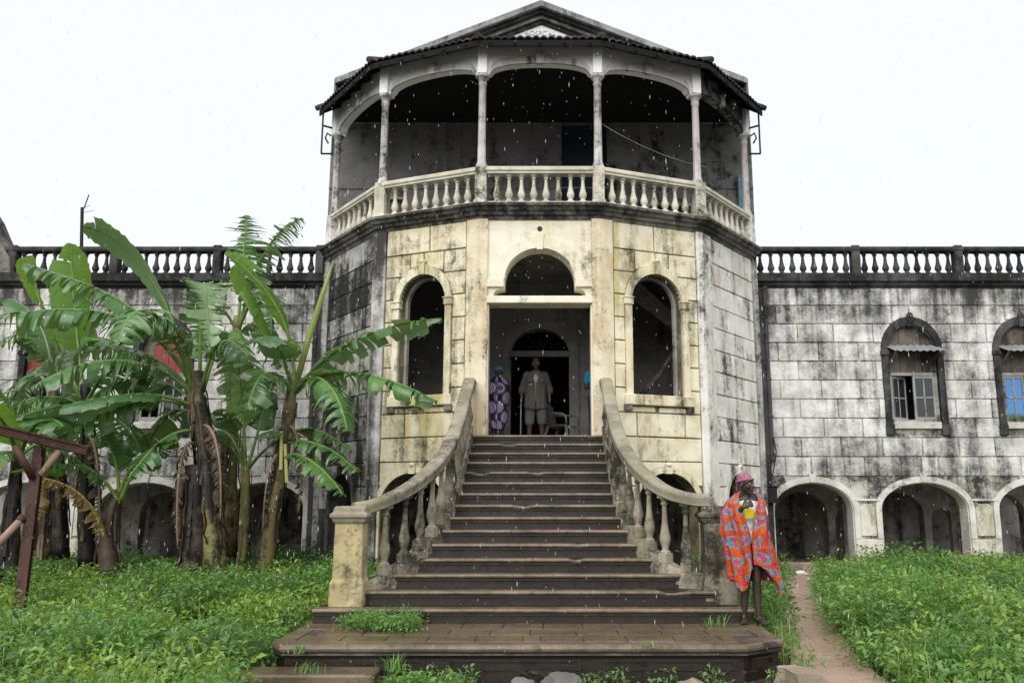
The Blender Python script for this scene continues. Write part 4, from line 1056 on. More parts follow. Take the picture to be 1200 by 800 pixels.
# ------------------------------------------------------------------ banana plants
def bez(P, t):
    a, b, c, d = P; u = 1 - t
    return a * (u ** 3) + b * (3 * u * u * t) + c * (3 * u * t * t) + d * (t ** 3)
LEAFN = [0]
def banana_leaf(parent, P, W, mat, torn=.45, droop=.7, roll=0, pet=.16, N=44, vee=.25, curl=0):
    LEAFN[0] += 1; rnd = random.Random(LEAFN[0] * 13 + 1)
    P = [Vector(p) for p in P]
    pts = [bez(P, k / N) for k in range(N + 1)]
    rib = []; mb = MB(); prevs = None; fr = []
    for k in range(N + 1):
        t = (pts[min(k + 1, N)] - pts[max(k - 1, 0)]).normalized()
        s = t.cross(Vector((0, 0, 1)))
        if s.length < .25: s = (prevs if prevs is not None else Vector((1, 0, 0)))
        s.normalize()
        if prevs is not None:
            if s.dot(prevs) < 0: s = -s
            s = (s * .35 + prevs * .65).normalized()
        s = (s - t * s.dot(t)).normalized(); prevs = s
        s2 = Matrix.Rotation(roll, 3, t) @ s; n = s2.cross(t).normalized()
        fr.append((t, s2, n))
    k0 = int(pet * N)
    Mj = 5
    def wid(k):
        x = (k - k0) / (N - k0)
        a = min(1, (x / .10) ** .55 if x > 0 else 0); b = 1 if x < .55 else math.sqrt(max(0.0, 1 - ((x - .55) / .46) ** 2.2))
        return W * a * b
    for sg in (-1, 1):
        k = k0
        while k < N:
            g = 1
            while k + g < N and rnd.random() > torn: g += 1
            dr = droop * rnd.uniform(.5, 1.5) + (rnd.random() < .15) * .6; tw = rnd.uniform(-.12, .12); sh = rnd.uniform(.68, 1.08)
            sub = [k + q for q in range(g + 1)]
            vs = []; uv = []
            for qi, kk in enumerate(sub):
                t, s, n = fr[kk]; w = wid(kk) * sh * (1 + .05 * rnd.uniform(-1, 1)); p = pts[kk].copy()
                pull = 0
                if torn > .15:
                    if qi == 0: pull = rnd.uniform(.3, 1.0)
                    if qi == len(sub) - 1: pull = -rnd.uniform(.3, 1.0)
                seglen = (pts[min(kk + 1, N)] - pts[max(kk - 1, 0)]).length / 2
                vs.append(p + n * .004); uv.append((kk / N + .001, 0.001))
                cur = p.copy()
                for j in range(1, Mj + 1):
                    f = j / Mj; ang = vee - dr * (f ** .8) * 1.35 + tw * qi * .3
                    dn = (n * .65 + Vector((0, 0, 1)) * .35)
                    dirv = s * sg * math.cos(ang) + dn * math.sin(ang)
                    cur = cur + dirv * (w / Mj) + t * (w / Mj * .22)
                    off = t * (seglen * pull * f * .8) + n * (.012 * math.sin(kk * 2.3 + j))
                    vs.append(cur + off); uv.append((kk / N + .001, sg * f))
            fs = []; m = Mj + 1
            for qi in range(len(sub) - 1):
                for j in range(Mj): a = qi * m + j; fs.append((a, a + m, a + m + 1, a + 1) if sg < 0 else (a, a + 1, a + m + 1, a + m))
            mb.add(vs, fs, uv); k += g
    leaf = mb.build('leaf', mat, parent, smooth=True, fix=False)
    rb = MB(); rb.tube(pts, [.034 * (1 - .86 * k / N) + .004 for k in range(N + 1)], 7, .8); rb.build('midrib', mat if mat in (M['ban_dry'], M['ban_dead']) else M['petiole'], leaf, smooth=True)
    return leaf
def pstem(parent, path, r0, r1, husks=10, mat='stem', seed=1, hl=(.5, 1.2)):
    rnd = random.Random(seed)
    P = [Vector(p) for p in path]; n = 16; pts = []
    for k in range(n + 1):
        t = k / n * (len(P) - 1); i = min(int(t), len(P) - 2); pts.append(P[i].lerp(P[i + 1], t - i))
    s = MB(); rad = [(r0 + (r1 - r0) * (k / n) ** .8) * (1 + .07 * math.sin(k * 2.1 + seed)) for k in range(n + 1)]; s.tube(pts, rad, 14)
    st = s.build('pseudostem', M[mat], parent, smooth=True)
    # dry sheaths peeling off the trunk, one mesh each
    for h in range(husks):
        a = rnd.uniform(0, 6.28); t0 = rnd.uniform(.35, .98); L = rnd.uniform(*hl); w = rnd.uniform(.03, .09)
        s = MB(); vs = []; m = 7
        for k in range(m + 1):
            tz = max(0, t0 * n - k / m * L / ((pts[-1] - pts[0]).length) * n); i = min(int(tz), n - 1); c = pts[i].lerp(pts[i + 1], tz - i); rr = rad[i] * 1.03 + .012 + .06 * (k / m) ** 2 * rnd.random()
            for sgn in (-1, 0, 1):
                aa = a + sgn * w / rr * .5 * (1 - .3 * k / m); vs.append(c + Vector((math.cos(aa), math.sin(aa), 0)) * (rr + (.012 if sgn == 0 else 0)))
        fs = [(k * 3 + j, k * 3 + j + 1, k * 3 + j + 4, k * 3 + j + 3) for k in range(m) for j in range(2)]
        s.add(vs, fs); s.build('dead_sheath', M['husk'], parent, smooth=True, fix=False)
    return st
def plant(base, label): return empty('banana_plant', base, label, 'banana plant', 'banana plants beside the left wing')
def lf(parent, Y, pxs, W, mat='ban', dy=(0, 0, 0, 0), **k):
    """pxs: four control points in the photograph's view; dy their depth offsets from the stem's distance"""
    return banana_leaf(parent, [at(x, y, Y + d) for (x, y), d in zip(pxs, dy)], W * (1.15 if mat == 'ban_young' else 1.38), M[mat], **k)

# A: the tall plant
YA = 13.4; A = plant(at(240, 700, YA), 'tallest banana plant with thick brown trunk and torn leaves reaching left')
pstem(A, [at(252, 705, YA), at(247, 620, YA), at(242, 540, YA), at(232, 470, YA), at(232, 435, YA)], .225, .10, 34, seed=2)
s_ = pstem(A, [at(222, 700, YA - .1), at(228, 640, YA - .1), at(229, 545, YA - .05)], .25, .15, 26, 'husk', seed=5, hl=(.6, 1.3))
lf(A, YA, [(228, 450), (205, 350), (150, 270), (98, 266)], .30, 'ban_mid', (0, .2, .1, -.2), torn=.10, droop=.55, roll=.5, pet=.20)
lf(A, YA, [(225, 455), (180, 350), (110, 335), (28, 308)], .34, 'ban', (0, -.3, -.6, -.9), torn=.5, droop=1.1, pet=.3)
lf(A, YA, [(226, 455), (170, 340), (70, 360), (-20, 372)], .40, 'ban', (0, -.5, -1.0, -1.4), torn=.5, droop=1.1, pet=.25)
lf(A, YA, [(226, 460), (200, 350), (150, 340), (140, 400)], .42, 'ban', (0, -.7, -1.3, -1.6), torn=.7, droop=.9, pet=.25)
lf(A, YA, [(226, 462), (180, 395), (110, 395), (50, 425)], .36, 'ban', (0, -.1, -.2, -.4), torn=.6, droop=1.1, pet=.25)
lf(A, YA, [(226, 465), (185, 410), (100, 410), (36, 455)], .38, 'ban', (0, -.5, -.9, -1.3), torn=.6, droop=1.1, pet=.2)
lf(A, YA, [(229, 478), (190, 455), (140, 455), (20, 490)], .24, 'ban_mid', (0, -.6, -1.0, -1.5), torn=.12, droop=.9, pet=.30, roll=.2)
lf(A, YA, [(230, 480), (180, 455), (120, 470), (48, 530)], .36, 'ban', (0, -.4, -.8, -1.0), torn=.6, droop=1.0, pet=.3)
lf(A, YA, [(234, 450), (236, 340), (238, 275), (246, 405)], .33, 'ban', (0, .1, -.5, -1.3), torn=.75, droop=1.0, pet=.12, N=60)
lf(A, YA, [(238, 460), (255, 390), (275, 370), (268, 470)], .30, 'ban', (0, .3, .5, .6), torn=.75, droop=1.2, pet=.25)
lf(A, YA, [(232, 505), (200, 500), (180, 520), (150, 560)], .24, 'ban', (0, -.3, -.6, -.9), torn=.25, droop=.9, pet=.3)
# B: the leaning plant beside the tower
YB = 14.3; B = plant(at(308, 675, YB), 'leaning banana plant nearest the tower with a rolled new leaf on top')
pstem(B, [at(306, 678, YB), at(318, 610, YB), at(330, 540, YB), at(340, 470, YB), at(345, 440, YB)], .165, .075, 10, seed=9)
s_ = MB(); s_.tube([at(347, 450, YB), at(362, 395, YB), at(378, 345, YB - .1), at(391, 305, YB - .15)], [.05, .055, .045, .012], 8); s_.build('rolled_leaf', M['ban_young'], B, smooth=True)
lf(B, YB, [(345, 450), (345, 370), (310, 330), (264, 296)], .33, 'ban_young', (0, -.2, -.4, -.6), torn=.08, droop=.5, roll=-.75, pet=.12)
lf(B, YB, [(345, 455), (320, 400), (290, 330), (275, 310)], .26, 'ban_young', (0, .1, .2, .2), torn=.05, droop=.8, roll=.8, pet=.3)
lf(B, YB, [(347, 455), (380, 415), (430, 380), (517, 373)], .27, 'ban_mid', (0, -.3, -.6, -1.0), torn=.45, droop=.9, roll=-.2, pet=.16)
lf(B, YB, [(348, 460), (375, 425), (440, 430), (512, 470)], .27, 'ban', (0, -.5, -1.0, -1.4), torn=.5, droop=1.0, roll=-.3, pet=.18)
lf(B, YB, [(345, 462), (365, 425), (395, 440), (407, 505)], .36, 'ban', (0, -.6, -1.1, -1.4), torn=.6, droop=.9, pet=.2)
lf(B, YB, [(343, 460), (320, 420), (298, 435), (290, 480)], .34, 'ban', (0, -.5, -.9, -1.1), torn=.6, droop=.9, pet=.2)
lf(B, YB, [(340, 470), (310, 420), (280, 425), (255, 400)], .40, 'ban', (0, .3, .5, .6), torn=.2, droop=.7, pet=.2)
lf(B, YB, [(338, 510), (360, 495), (385, 505), (412, 528)], .22, 'ban', (0, -.1, -.2, -.3), torn=.5, droop=.8, pet=.15)
lf(B, YB, [(336, 520), (360, 510), (395, 525), (418, 552)], .22, 'ban', (0, -.4, -.6, -.8), torn=.5, droop=.8, pet=.15)
lf(B, YB, [(333, 535), (350, 525), (380, 545), (402, 580)], .22, 'ban', (0, -.6, -.9, -1.1), torn=.5, droop=.8, pet=.15)
lf(B, YB, [(338, 515), (325, 500), (312, 505), (300, 512)], .18, 'ban', (0, -.2, -.3, -.4), torn=.5, droop=.9, pet=.15)
for px_, r_ in (((330, 505), 1), ((334, 520), 2)):
    s_ = MB(); s_.bar(at(px_[0], px_[1], YB - .17), at(px_[0] - 4 + r_ * 3, px_[1] + 45, YB - .2), .05, .012); s_.build('dead_sheath', M['ban_dry'], B)
# C: the slim plant between them
YC = 14.9; C_ = plant(at(287, 660, YC), 'slim banana plant with upright pale leaf between the two big trunks')
pstem(C_, [at(286, 662, YC), at(287, 600, YC), at(288, 545, YC)], .115, .07, 5, seed=12)
lf(C_, YC, [(288, 548), (287, 500), (280, 440), (276, 385)], .27, 'ban_young', (0, .1, .15, .2), torn=.06, droop=.3, roll=0, pet=.30)
lf(C_, YC, [(288, 548), (282, 500), (262, 470), (240, 490)], .34, 'ban', (0, -.2, -.4, -.6), torn=.12, droop=.6, pet=.35)
lf(C_, YC, [(290, 548), (305, 500), (310, 470), (320, 455)], .26, 'ban_mid', (0, .1, .2, .2), torn=.12, droop=.5, pet=.35)
lf(C_, YC, [(288, 550), (272, 520), (258, 510), (240, 520)], .16, 'ban', (0, -.1, -.3, -.4), torn=.4, droop=.9, pet=.45)
lf(C_, YC, [(290, 550), (310, 525), (320, 515), (345, 510)], .14, 'ban', (0, -.2, -.4, -.6), torn=.4, droop=.9, pet=.5)
# D: plant behind, its crown above the balustrade
YD = 15.8; D_ = plant(at(268, 650, YD), 'banana plant at the back whose dark feathery crown rises above the balustrade')
pstem(D_, [at(268, 652, YD), at(270, 540, YD), at(276, 430, YD), at(278, 370, YD)], .16, .07, 6, seed=21)
lf(D_, YD, [(279, 380), (284, 320), (288, 285), (289, 252)], .42, 'ban', (0, .0, -.1, -.2), torn=.8, droop=1.25, pet=.2, N=56)
lf(D_, YD, [(280, 380), (300, 310), (320, 265), (354, 256)], .36, 'ban', (0, -.1, -.2, -.4), torn=.85, droop=1.2, pet=.2, N=60)
lf(D_, YD, [(280, 385), (300, 330), (320, 320), (318, 400)], .34, 'ban', (0, -.3, -.6, -.8), torn=.7, droop=1.0, pet=.2)
lf(D_, YD, [(278, 390), (255, 340), (240, 350), (225, 420)], .34, 'ban', (0, -.2, -.4, -.6), torn=.6, droop=1.0, pet=.2)
lf(D_, YD, [(278, 400), (265, 380), (240, 390), (210, 400)], .34, 'ban_mid', (0, .1, .2, .3), torn=.3, droop=.8, pet=.2)
# E: group at the far left
YE = 14.0; E1 = plant(at(95, 660, YE), 'banana plant with bright upright leaves against the left balustrade')
pstem(E1, [at(103, 664, YE), at(100, 600, YE), at(104, 520, YE), at(100, 450, YE)], .15, .08, 12, 'husk', seed=31)
lf(E1, YE, [(100, 470), (90, 400), (84, 340), (84, 286)], .34, 'ban_young', (0, .2, .3, .3), torn=.12, droop=.3, pet=.25)
lf(E1, YE, [(98, 470), (60, 400), (40, 330), (28, 302)], .33, 'ban_young', (0, .1, .1, -.1), torn=.12, droop=.5, roll=.4, pet=.2)
lf(E1, YE, [(98, 470), (70, 430), (45, 420), (40, 440)], .40, 'ban_mid', (0, -.2, -.4, -.5), torn=.2, droop=.7, pet=.2)
lf(E1, YE, [(102, 472), (130, 440), (160, 440), (190, 470)], .34, 'ban', (0, .2, .3, .3), torn=.5, droop=.9, pet=.2)
lf(E1, YE, [(100, 480), (80, 460), (40, 460), (5, 480)], .30, 'ban', (0, -.1, -.2, -.3), torn=.5, droop=.9, pet=.2)
lf(E1, YE, [(102, 500), (120, 480), (150, 485), (165, 530)], .34, 'ban', (0, -.3, -.5, -.7), torn=.3, droop=.8, pet=.2)
YF = 13.0; E2 = plant(at(36, 668, YF), 'banana plant at the left edge with low pale leaves behind the steel frame')
pstem(E2, [at(12, 690, YF), at(14, 620, YF), at(18, 560, YF), at(22, 520, YF)], .14, .07, 10, 'husk', seed=37)
lf(E2, YF, [(22, 530), (20, 480), (-5, 440), (-40, 420)], .34, 'ban', (0, -.2, -.3, -.5), torn=.4, droop=.8, pet=.2)
lf(E2, YF, [(20, 535), (10, 500), (0, 480), (-30, 470)], .30, 'ban_young', (0, -.6, -1.0, -1.2), torn=.08, droop=.5, pet=.15)
lf(E2, YF, [(24, 530), (40, 490), (55, 480), (75, 500)], .30, 'ban_mid', (0, -.6, -1.0, -1.2), torn=.2, droop=.8, pet=.2)
lf(E2, YF, [(22, 540), (40, 560), (50, 550), (60, 540)], .28, 'ban_young', (0, -.1, -.3, -.4), torn=.1, droop=.5, pet=.2)
lf(E2, YF, [(18, 540), (5, 520), (-10, 530), (-20, 560)], .30, 'ban_young', (0, -.2, -.4, -.5), torn=.1, droop=.6, pet=.2)
lf(E2, YF, [(24, 535), (50, 500), (85, 540), (125, 560)], .26, 'ban_mid', (0, .3, .5, .6), torn=.4, droop=.9, pet=.2)
YG = 14.6; E3 = plant(at(70, 650, YG), 'banana plant with bare dark trunk and hanging dry brown leaves')
pstem(E3, [at(72, 655, YG), at(70, 580, YG), at(66, 500, YG), at(62, 440, YG)], .14, .07, 16, 'husk', seed=41)
pstem(E3, [at(52, 655, YG + .2), at(56, 580, YG + .2), at(58, 520, YG)], .13, .08, 10, 'husk', seed=43)
lf(E3, YG, [(62, 450), (50, 400), (30, 380), (0, 400)], .34, 'ban', (0, -.1, -.2, -.4), torn=.5, droop=.9, pet=.2)
lf(E3, YG, [(62, 450), (75, 400), (110, 380), (150, 410)], .34, 'ban', (0, .2, .3, .3), torn=.5, droop=.9, pet=.2)
lf(E3, YG, [(62, 455), (40, 430), (20, 440), (5, 500)], .34, 'ban_mid', (0, .2, .3, .3), torn=.4, droop=.9, pet=.2)
lf(E3, YG, [(66, 480), (85, 460), (95, 500), (95, 600)], .22, 'ban_dry', (0, -.2, -.3, -.3), torn=.6, droop=1.3, pet=.2)
# F: young plant with the dried yellow leaf
YH = 13.2; F_ = plant(at(140, 672, YH), 'stunted banana plant with dark stump and drooping yellow dried leaf')
pstem(F_, [at(128, 672, YH), at(126, 640, YH), at(132, 600, YH), at(140, 575, YH)], .17, .05, 10, 'husk', seed=51, hl=(.3, .7))
lf(F_, YH, [(125, 640), (120, 600), (90, 560), (40, 560)], .17, 'ban_dry', (0, -.2, -.5, -.8), torn=.7, droop=1.3, pet=.1)
lf(F_, YH, [(140, 580), (150, 540), (170, 525), (205, 515)], .26, 'ban', (0, -.1, -.2, -.3), torn=.15, droop=.8, pet=.3)
lf(F_, YH, [(139, 580), (140, 540), (130, 520), (115, 500)], .22, 'ban', (0, -.1, -.2, -.3), torn=.15, droop=.8, pet=.3)
lf(F_, YH, [(142, 585), (150, 560), (160, 545), (170, 548)], .08, 'ban_mid', (0, -.1, -.1, -.1), torn=.3, droop=.8, pet=.6)
lf(F_, YH, [(140, 590), (120, 550), (95, 540), (60, 545)], .20, 'ban_mid', (0, -.2, -.4, -.6), torn=.3, droop=.8, pet=.3)

# dead leaves hanging down the trunks
lf(A, YA, [(236, 500), (250, 490), (262, 530), (258, 610)], .13, 'ban_dead', (0, -.3, -.4, -.35), torn=.6, droop=1.3, pet=.1)
lf(A, YA, [(228, 520), (212, 510), (205, 560), (208, 640)], .12, 'ban_dead', (0, -.2, -.35, -.3), torn=.6, droop=1.3, pet=.1)
lf(B, YB, [(338, 500), (350, 495), (356, 540), (350, 600)], .10, 'ban_dead', (0, -.2, -.25, -.2), torn=.6, droop=1.3, pet=.1)
lf(B, YB, [(332, 530), (318, 528), (310, 560), (308, 620)], .10, 'ban_dead', (0, -.2, -.25, -.2), torn=.6, droop=1.3, pet=.1)
lf(D_, YD, [(274, 470), (262, 470), (256, 520), (258, 590)], .13, 'ban_dead', (0, -.2, -.3, -.3), torn=.6, droop=1.3, pet=.1)
lf(E1, YE, [(102, 510), (114, 510), (118, 560), (116, 640)], .13, 'ban_dead', (0, -.2, -.3, -.3), torn=.6, droop=1.3, pet=.1)
# further leaves that fill the clump
lf(A, YA, [(228, 462), (190, 420), (150, 400), (95, 395)], .34, 'ban', (0, .4, .7, .9), torn=.5, droop=1.1, pet=.2)
lf(A, YA, [(226, 470), (195, 440), (150, 430), (105, 470)], .36, 'ban', (0, .1, .1, .0), torn=.55, droop=1.1, pet=.25)
lf(A, YA, [(230, 455), (215, 380), (190, 350), (165, 385)], .38, 'ban', (0, -.4, -.8, -1.0), torn=.55, droop=1.0, pet=.2)
lf(A, YA, [(236, 455), (250, 400), (262, 380), (292, 420)], .32, 'ban', (0, -.2, -.4, -.6), torn=.55, droop=1.1, pet=.25)
lf(A, YA, [(232, 490), (215, 470), (190, 480), (170, 530)], .30, 'ban', (0, .3, .5, .6), torn=.3, droop=.9, pet=.25)
lf(E1, YE, [(100, 475), (120, 430), (145, 420), (175, 440)], .36, 'ban', (0, -.4, -.7, -.8), torn=.5, droop=1.0, pet=.2)
lf(E1, YE, [(100, 490), (75, 480), (50, 500), (30, 545)], .34, 'ban_mid', (0, -.4, -.6, -.8), torn=.3, droop=.9, pet=.2)
lf(E1, YE, [(104, 500), (130, 490), (150, 510), (160, 560)], .32, 'ban', (0, .3, .5, .6), torn=.4, droop=1.0, pet=.2)
lf(E3, YG, [(62, 452), (60, 390), (40, 360), (12, 350)], .34, 'ban_mid', (0, .3, .5, .6), torn=.3, droop=.8, pet=.2)
lf(E3, YG, [(64, 470), (90, 450), (115, 470), (130, 520)], .34, 'ban', (0, -.3, -.5, -.6), torn=.5, droop=1.0, pet=.2)
lf(E3, YG, [(62, 470), (45, 460), (25, 480), (12, 540)], .32, 'ban', (0, -.3, -.5, -.6), torn=.5, droop=1.0, pet=.2)
lf(E3, YG, [(66, 500), (60, 490), (48, 530), (44, 610)], .2, 'ban_dry', (0, -.2, -.3, -.3), torn=.6, droop=1.3, pet=.2)
lf(D_, YD, [(278, 400), (290, 370), (305, 370), (330, 430)], .36, 'ban', (0, .2, .3, .3), torn=.5, droop=1.0, pet=.2)
lf(B, YB, [(343, 458), (330, 400), (315, 385), (300, 400)], .32, 'ban_mid', (0, -.5, -.9, -1.1), torn=.2, droop=.8, pet=.25)
lf(C_, YC, [(288, 548), (270, 500), (258, 490), (236, 530)], .28, 'ban', (0, .2, .3, .3), torn=.3, droop=.9, pet=.3)

# ------------------------------------------------------------------ weeds: masses of small leafy plants
def inside_poly(x, y, poly):
    r = np.zeros(x.shape, bool); n = len(poly); j = n - 1
    for i in range(n):
        xi, yi = poly[i]; xj, yj = poly[j]
        c = ((yi > y) != (yj > y)) & (x < (xj - xi) * (y - yi) / (yj - yi + 1e-9) + xi); r ^= c; j = i
    return r
gz = np.vectorize(ground_z)
pxv = np.vectorize(path_x)
HWx = np.vectorize(lambda y: hw_at(min(max(y, 8.0), 14.9)))
def weeds(name, label, xs, ys, hts, mat, seed, leaves=(18, 28), size=(.030, .062), zs=None):
    rg = np.random.default_rng(seed); n = len(xs)
    if zs is None: zs = gz(xs, ys)
    nl = rg.integers(leaves[0], leaves[1], n); tot = int(nl.sum())
    pid = np.repeat(np.arange(n), nl)
    h = hts[pid]; t = rg.random(tot) ** .7
    a = rg.random(tot) * 2 * np.pi
    lean = rg.normal(0, .16, (n, 2))[pid]
    rad = (.03 + .17 * rg.random(tot)) * (1.15 - .6 * t) * (.6 + h)
    bx = xs[pid] + lean[:, 0] * h * t + np.cos(a) * rad; by = ys[pid] + lean[:, 1] * h * t + np.sin(a) * rad; bz = zs[pid] + h * (.12 + .88 * t)
    L = rg.uniform(size[0], size[1], tot) * 1.5; Wd = L * rg.uniform(.38, .55, tot)
    tilt = rg.normal(.05, .6, tot); d = np.stack([np.cos(a) * np.cos(tilt), np.sin(a) * np.cos(tilt), np.sin(tilt)], 1)
    s = np.stack([-np.sin(a), np.cos(a), rg.normal(0, .6, tot)], 1); s /= np.linalg.norm(s, axis=1)[:, None]
    up = np.cross(d, s); b = np.stack([bx, by, bz], 1)
    p0 = b; p1 = b + d * (L * .45)[:, None] + s * (Wd * .5)[:, None] + up * (Wd * .18)[:, None]; p3 = b + d * (L * .45)[:, None] - s * (Wd * .5)[:, None] + up * (Wd * .18)[:, None]
    p2 = b + d * L[:, None] - np.array([0, 0, 1]) * (L * .12)[:, None]
    vs = np.stack([p0, p1, p2, p3], 1).reshape(-1, 3)
    # stems: thin triangles
    st0 = np.stack([xs, ys, zs], 1); st1 = st0 + np.array([.007, 0, 0]); top = st0 + np.stack([np.zeros(n), np.zeros(n), hts], 1)
    sv = np.stack([st0, st1, top], 1).reshape(-1, 3)
    allv = np.concatenate([vs, sv]); nq = tot
    q = np.arange(nq * 4).reshape(-1, 4); tri = np.concatenate([q[:, [0, 1, 2]], q[:, [0, 2, 3]]]); st = np.arange(n * 3).reshape(-1, 3) + nq * 4
    tri = np.concatenate([tri, st])
    me = bpy.data.meshes.new(name); me.vertices.add(len(allv)); me.vertices.foreach_set('co', allv.astype(np.float32).ravel())
    me.loops.add(tri.size); me.loops.foreach_set('vertex_index', tri.astype(np.int32).ravel()); me.polygons.add(len(tri))
    me.polygons.foreach_set('loop_start', np.arange(0, tri.size, 3, dtype=np.int32)); me.polygons.foreach_set('loop_total', np.full(len(tri), 3, np.int32))
    me.update(calc_edges=True); me.validate(); me.materials.append(mat)
    o = link(name, me); tag(o, label, 'weeds', kind='stuff'); return o
def scatter(x0, x1, y0, y1, dens, seed):
    rg = np.random.default_rng(seed); n = int((x1 - x0) * (y1 - y0) * dens)
    return rg.uniform(x0, x1, n), rg.uniform(y0, y1, n), rg
def hfield(x, y, rg, lo, hi):
    nz = np.array([mnoise.noise((a * .55, b * .55, 4.0)) * .5 + mnoise.noise((a * 1.6, b * 1.6, 9.0)) * .5 for a, b in zip(x, y)])
    return np.clip(lo + (hi - lo) * (.5 + 1.35 * nz + rg.normal(0, .16, len(x))), .07, hi * 1.25)
tower_poly = [(-4.45, 17.1)] + [(x * 1.0, y - .12) for x, y in V] + [(4.45, 17.1)]
def keep(x, y):
    k = ~inside_poly(x, y, tower_poly) & (y < 17.02)
    k &= ~((np.abs(x - SX) < HWx(y) + .36) & (y > 8.2) & (y < 15))
    k &= ~((x > -2.62) & (x < 2.48) & (y > 8.15) & (y < 10.4))
    k &= ~((np.abs(x - pxv(y)) < .29 + .10 * (y < 8.5) + .06 * np.sin(y * 5 + x * 9)))
    k &= ~((x > -2.75) & (x < -1.35) & (y > 7.7) & (y < 8.4))
    k &= ~((x > 1.9) & (x < 2.7) & (y < 8.4))
    k &= ~((x > -.9) & (x < 2.9) & (y > 7.3) & (y < 8.4))
    k &= ~((x > 4.3) & (x < 6.1) & (y > 15.9))
    k &= ~((y < 8.45) & (x - .11 > -.352 * y) & (x < 2.6))
    return k
# bright weeds, left and right
x, y, rg = scatter(-9.5, -1.3, 5.6, 13.2, 105, 11); k = keep(x, y) & (x > -.80 * y - .5); x, y = x[k], y[k]
weeds('weeds', 'bright green waist-low weeds covering the ground left of the stairs', x, y, hfield(x, y, rg, .10, .60), M['weed'], 1)
x, y, rg = scatter(2.5, 10.5, 5.6, 17, 100, 12); k = keep(x, y) & (x < .62 * y + 1) & (x > pxv(y)); x, y = x[k], y[k]
weeds('weeds', 'thick bright green weeds on the right beyond the earth path', x, y, hfield(x, y, rg, .18, .66) * np.clip(1.75 - y * .065, .62, 1), M['weed'], 2)
x, y, rg = scatter(2.0, 5.4, 8.6, 16.6, 70, 13); k = keep(x, y) & (x < pxv(y)); x, y = x[k], y[k]
weeds('weeds', 'strip of green weeds between the staircase and the earth path', x, y, hfield(x, y, rg, .16, .40), M['weed'], 3)
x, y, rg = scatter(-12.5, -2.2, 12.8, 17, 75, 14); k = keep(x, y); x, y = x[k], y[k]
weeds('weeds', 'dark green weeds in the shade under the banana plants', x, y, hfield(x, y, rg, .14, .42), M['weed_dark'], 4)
def blades(label, x, y, seed, h=(.25, .6)):
    rg = np.random.default_rng(seed); n = len(x); z = gz(x, y); a = rg.random(n) * 6.283; L = rg.uniform(*h, n); o = L * rg.uniform(.1, .6, n)
    d = np.stack([np.cos(a), np.sin(a), np.zeros(n)], 1); sd_ = np.stack([-np.sin(a), np.cos(a), np.zeros(n)], 1) * .006; b = np.stack([x, y, z], 1); u = np.array([0, 0, 1.0])
    m = b + d * (o * .35)[:, None] + u * (L * .65)[:, None]; t = b + d * o[:, None] + u * (L * .95)[:, None]
    vs = np.stack([b - sd_, b + sd_, m + sd_ * .8, m - sd_ * .8, t], 1).reshape(-1, 3); i = np.arange(n)[:, None] * 5
    tri = np.concatenate([i + np.array([0, 1, 2]), i + np.array([0, 2, 3]), i + np.array([3, 2, 4])])
    me = bpy.data.meshes.new('tall_grass'); me.from_pydata(vs.tolist(), [], tri.tolist()); me.materials.append(M['grass'])
    tag(link('tall_grass', me), label, 'grass', kind='stuff')
M['grass'] = leafmat('grass_blade', (.10, .20, .04), (.34, .42, .12), .35, .5, 1.0)
x, y, rg = scatter(-9.5, -1.5, 5.8, 16.5, 55, 41); k = keep(x, y) & (np.array([mnoise.noise((a * .8, b * .8, 2.0)) for a, b in zip(x, y)]) > .05); blades('thin grass blades mixed into the weeds left of the stairs', x[k], y[k], 42)
x, y, rg = scatter(2.4, 10.5, 5.8, 16.9, 55, 43); k = keep(x, y) & (np.array([mnoise.noise((a * .8, b * .8, 6.0)) for a, b in zip(x, y)]) > .05); blades('thin grass blades mixed into the weeds right of the stairs', x[k], y[k], 44)
M['weed_broad'] = leafmat('broad_weed_leaf', (.07, .19, .035), (.34, .50, .10), .38, .34, 1.2)
x, y, rg = scatter(-9.5, -1.5, 5.8, 14.0, 38, 61); k = keep(x, y) & (np.array([mnoise.noise((a * .9, b * .9, 12.0)) for a, b in zip(x, y)]) > -.05); x, y = x[k], y[k]
weeds('broad_weeds', 'yellow-green broad-leaved weeds in clumps left of the stairs', x, y, rg.uniform(.28, .62, len(x)), M['weed_broad'], 62, (14, 22), (.034, .07))
x, y, rg = scatter(2.5, 10.5, 5.8, 16.8, 38, 63); k = keep(x, y) & (x > pxv(y) + .35) & (np.array([mnoise.noise((a * .9, b * .9, 15.0)) for a, b in zip(x, y)]) > -.05); x, y = x[k], y[k]
weeds('broad_weeds', 'yellow-green broad-leaved weeds in clumps right of the path', x, y, rg.uniform(.32, .72, len(x)) * np.clip(1.75 - y * .065, .62, 1), M['weed_broad'], 64, (14, 22), (.034, .07))
x, y, rg = scatter(-9.5, 10.5, 5.8, 16.8, 34, 65); k = keep(x, y) & (np.array([mnoise.noise((a * .7, b * .7, 19.0)) for a, b in zip(x, y)]) > .12); x, y = x[k], y[k]
weeds('dark_weeds', 'patches of dark green weeds scattered through the lighter growth', x, y, rg.uniform(.30, .66, len(x)), M['weed_dark'], 66, (16, 26), (.04, .08))
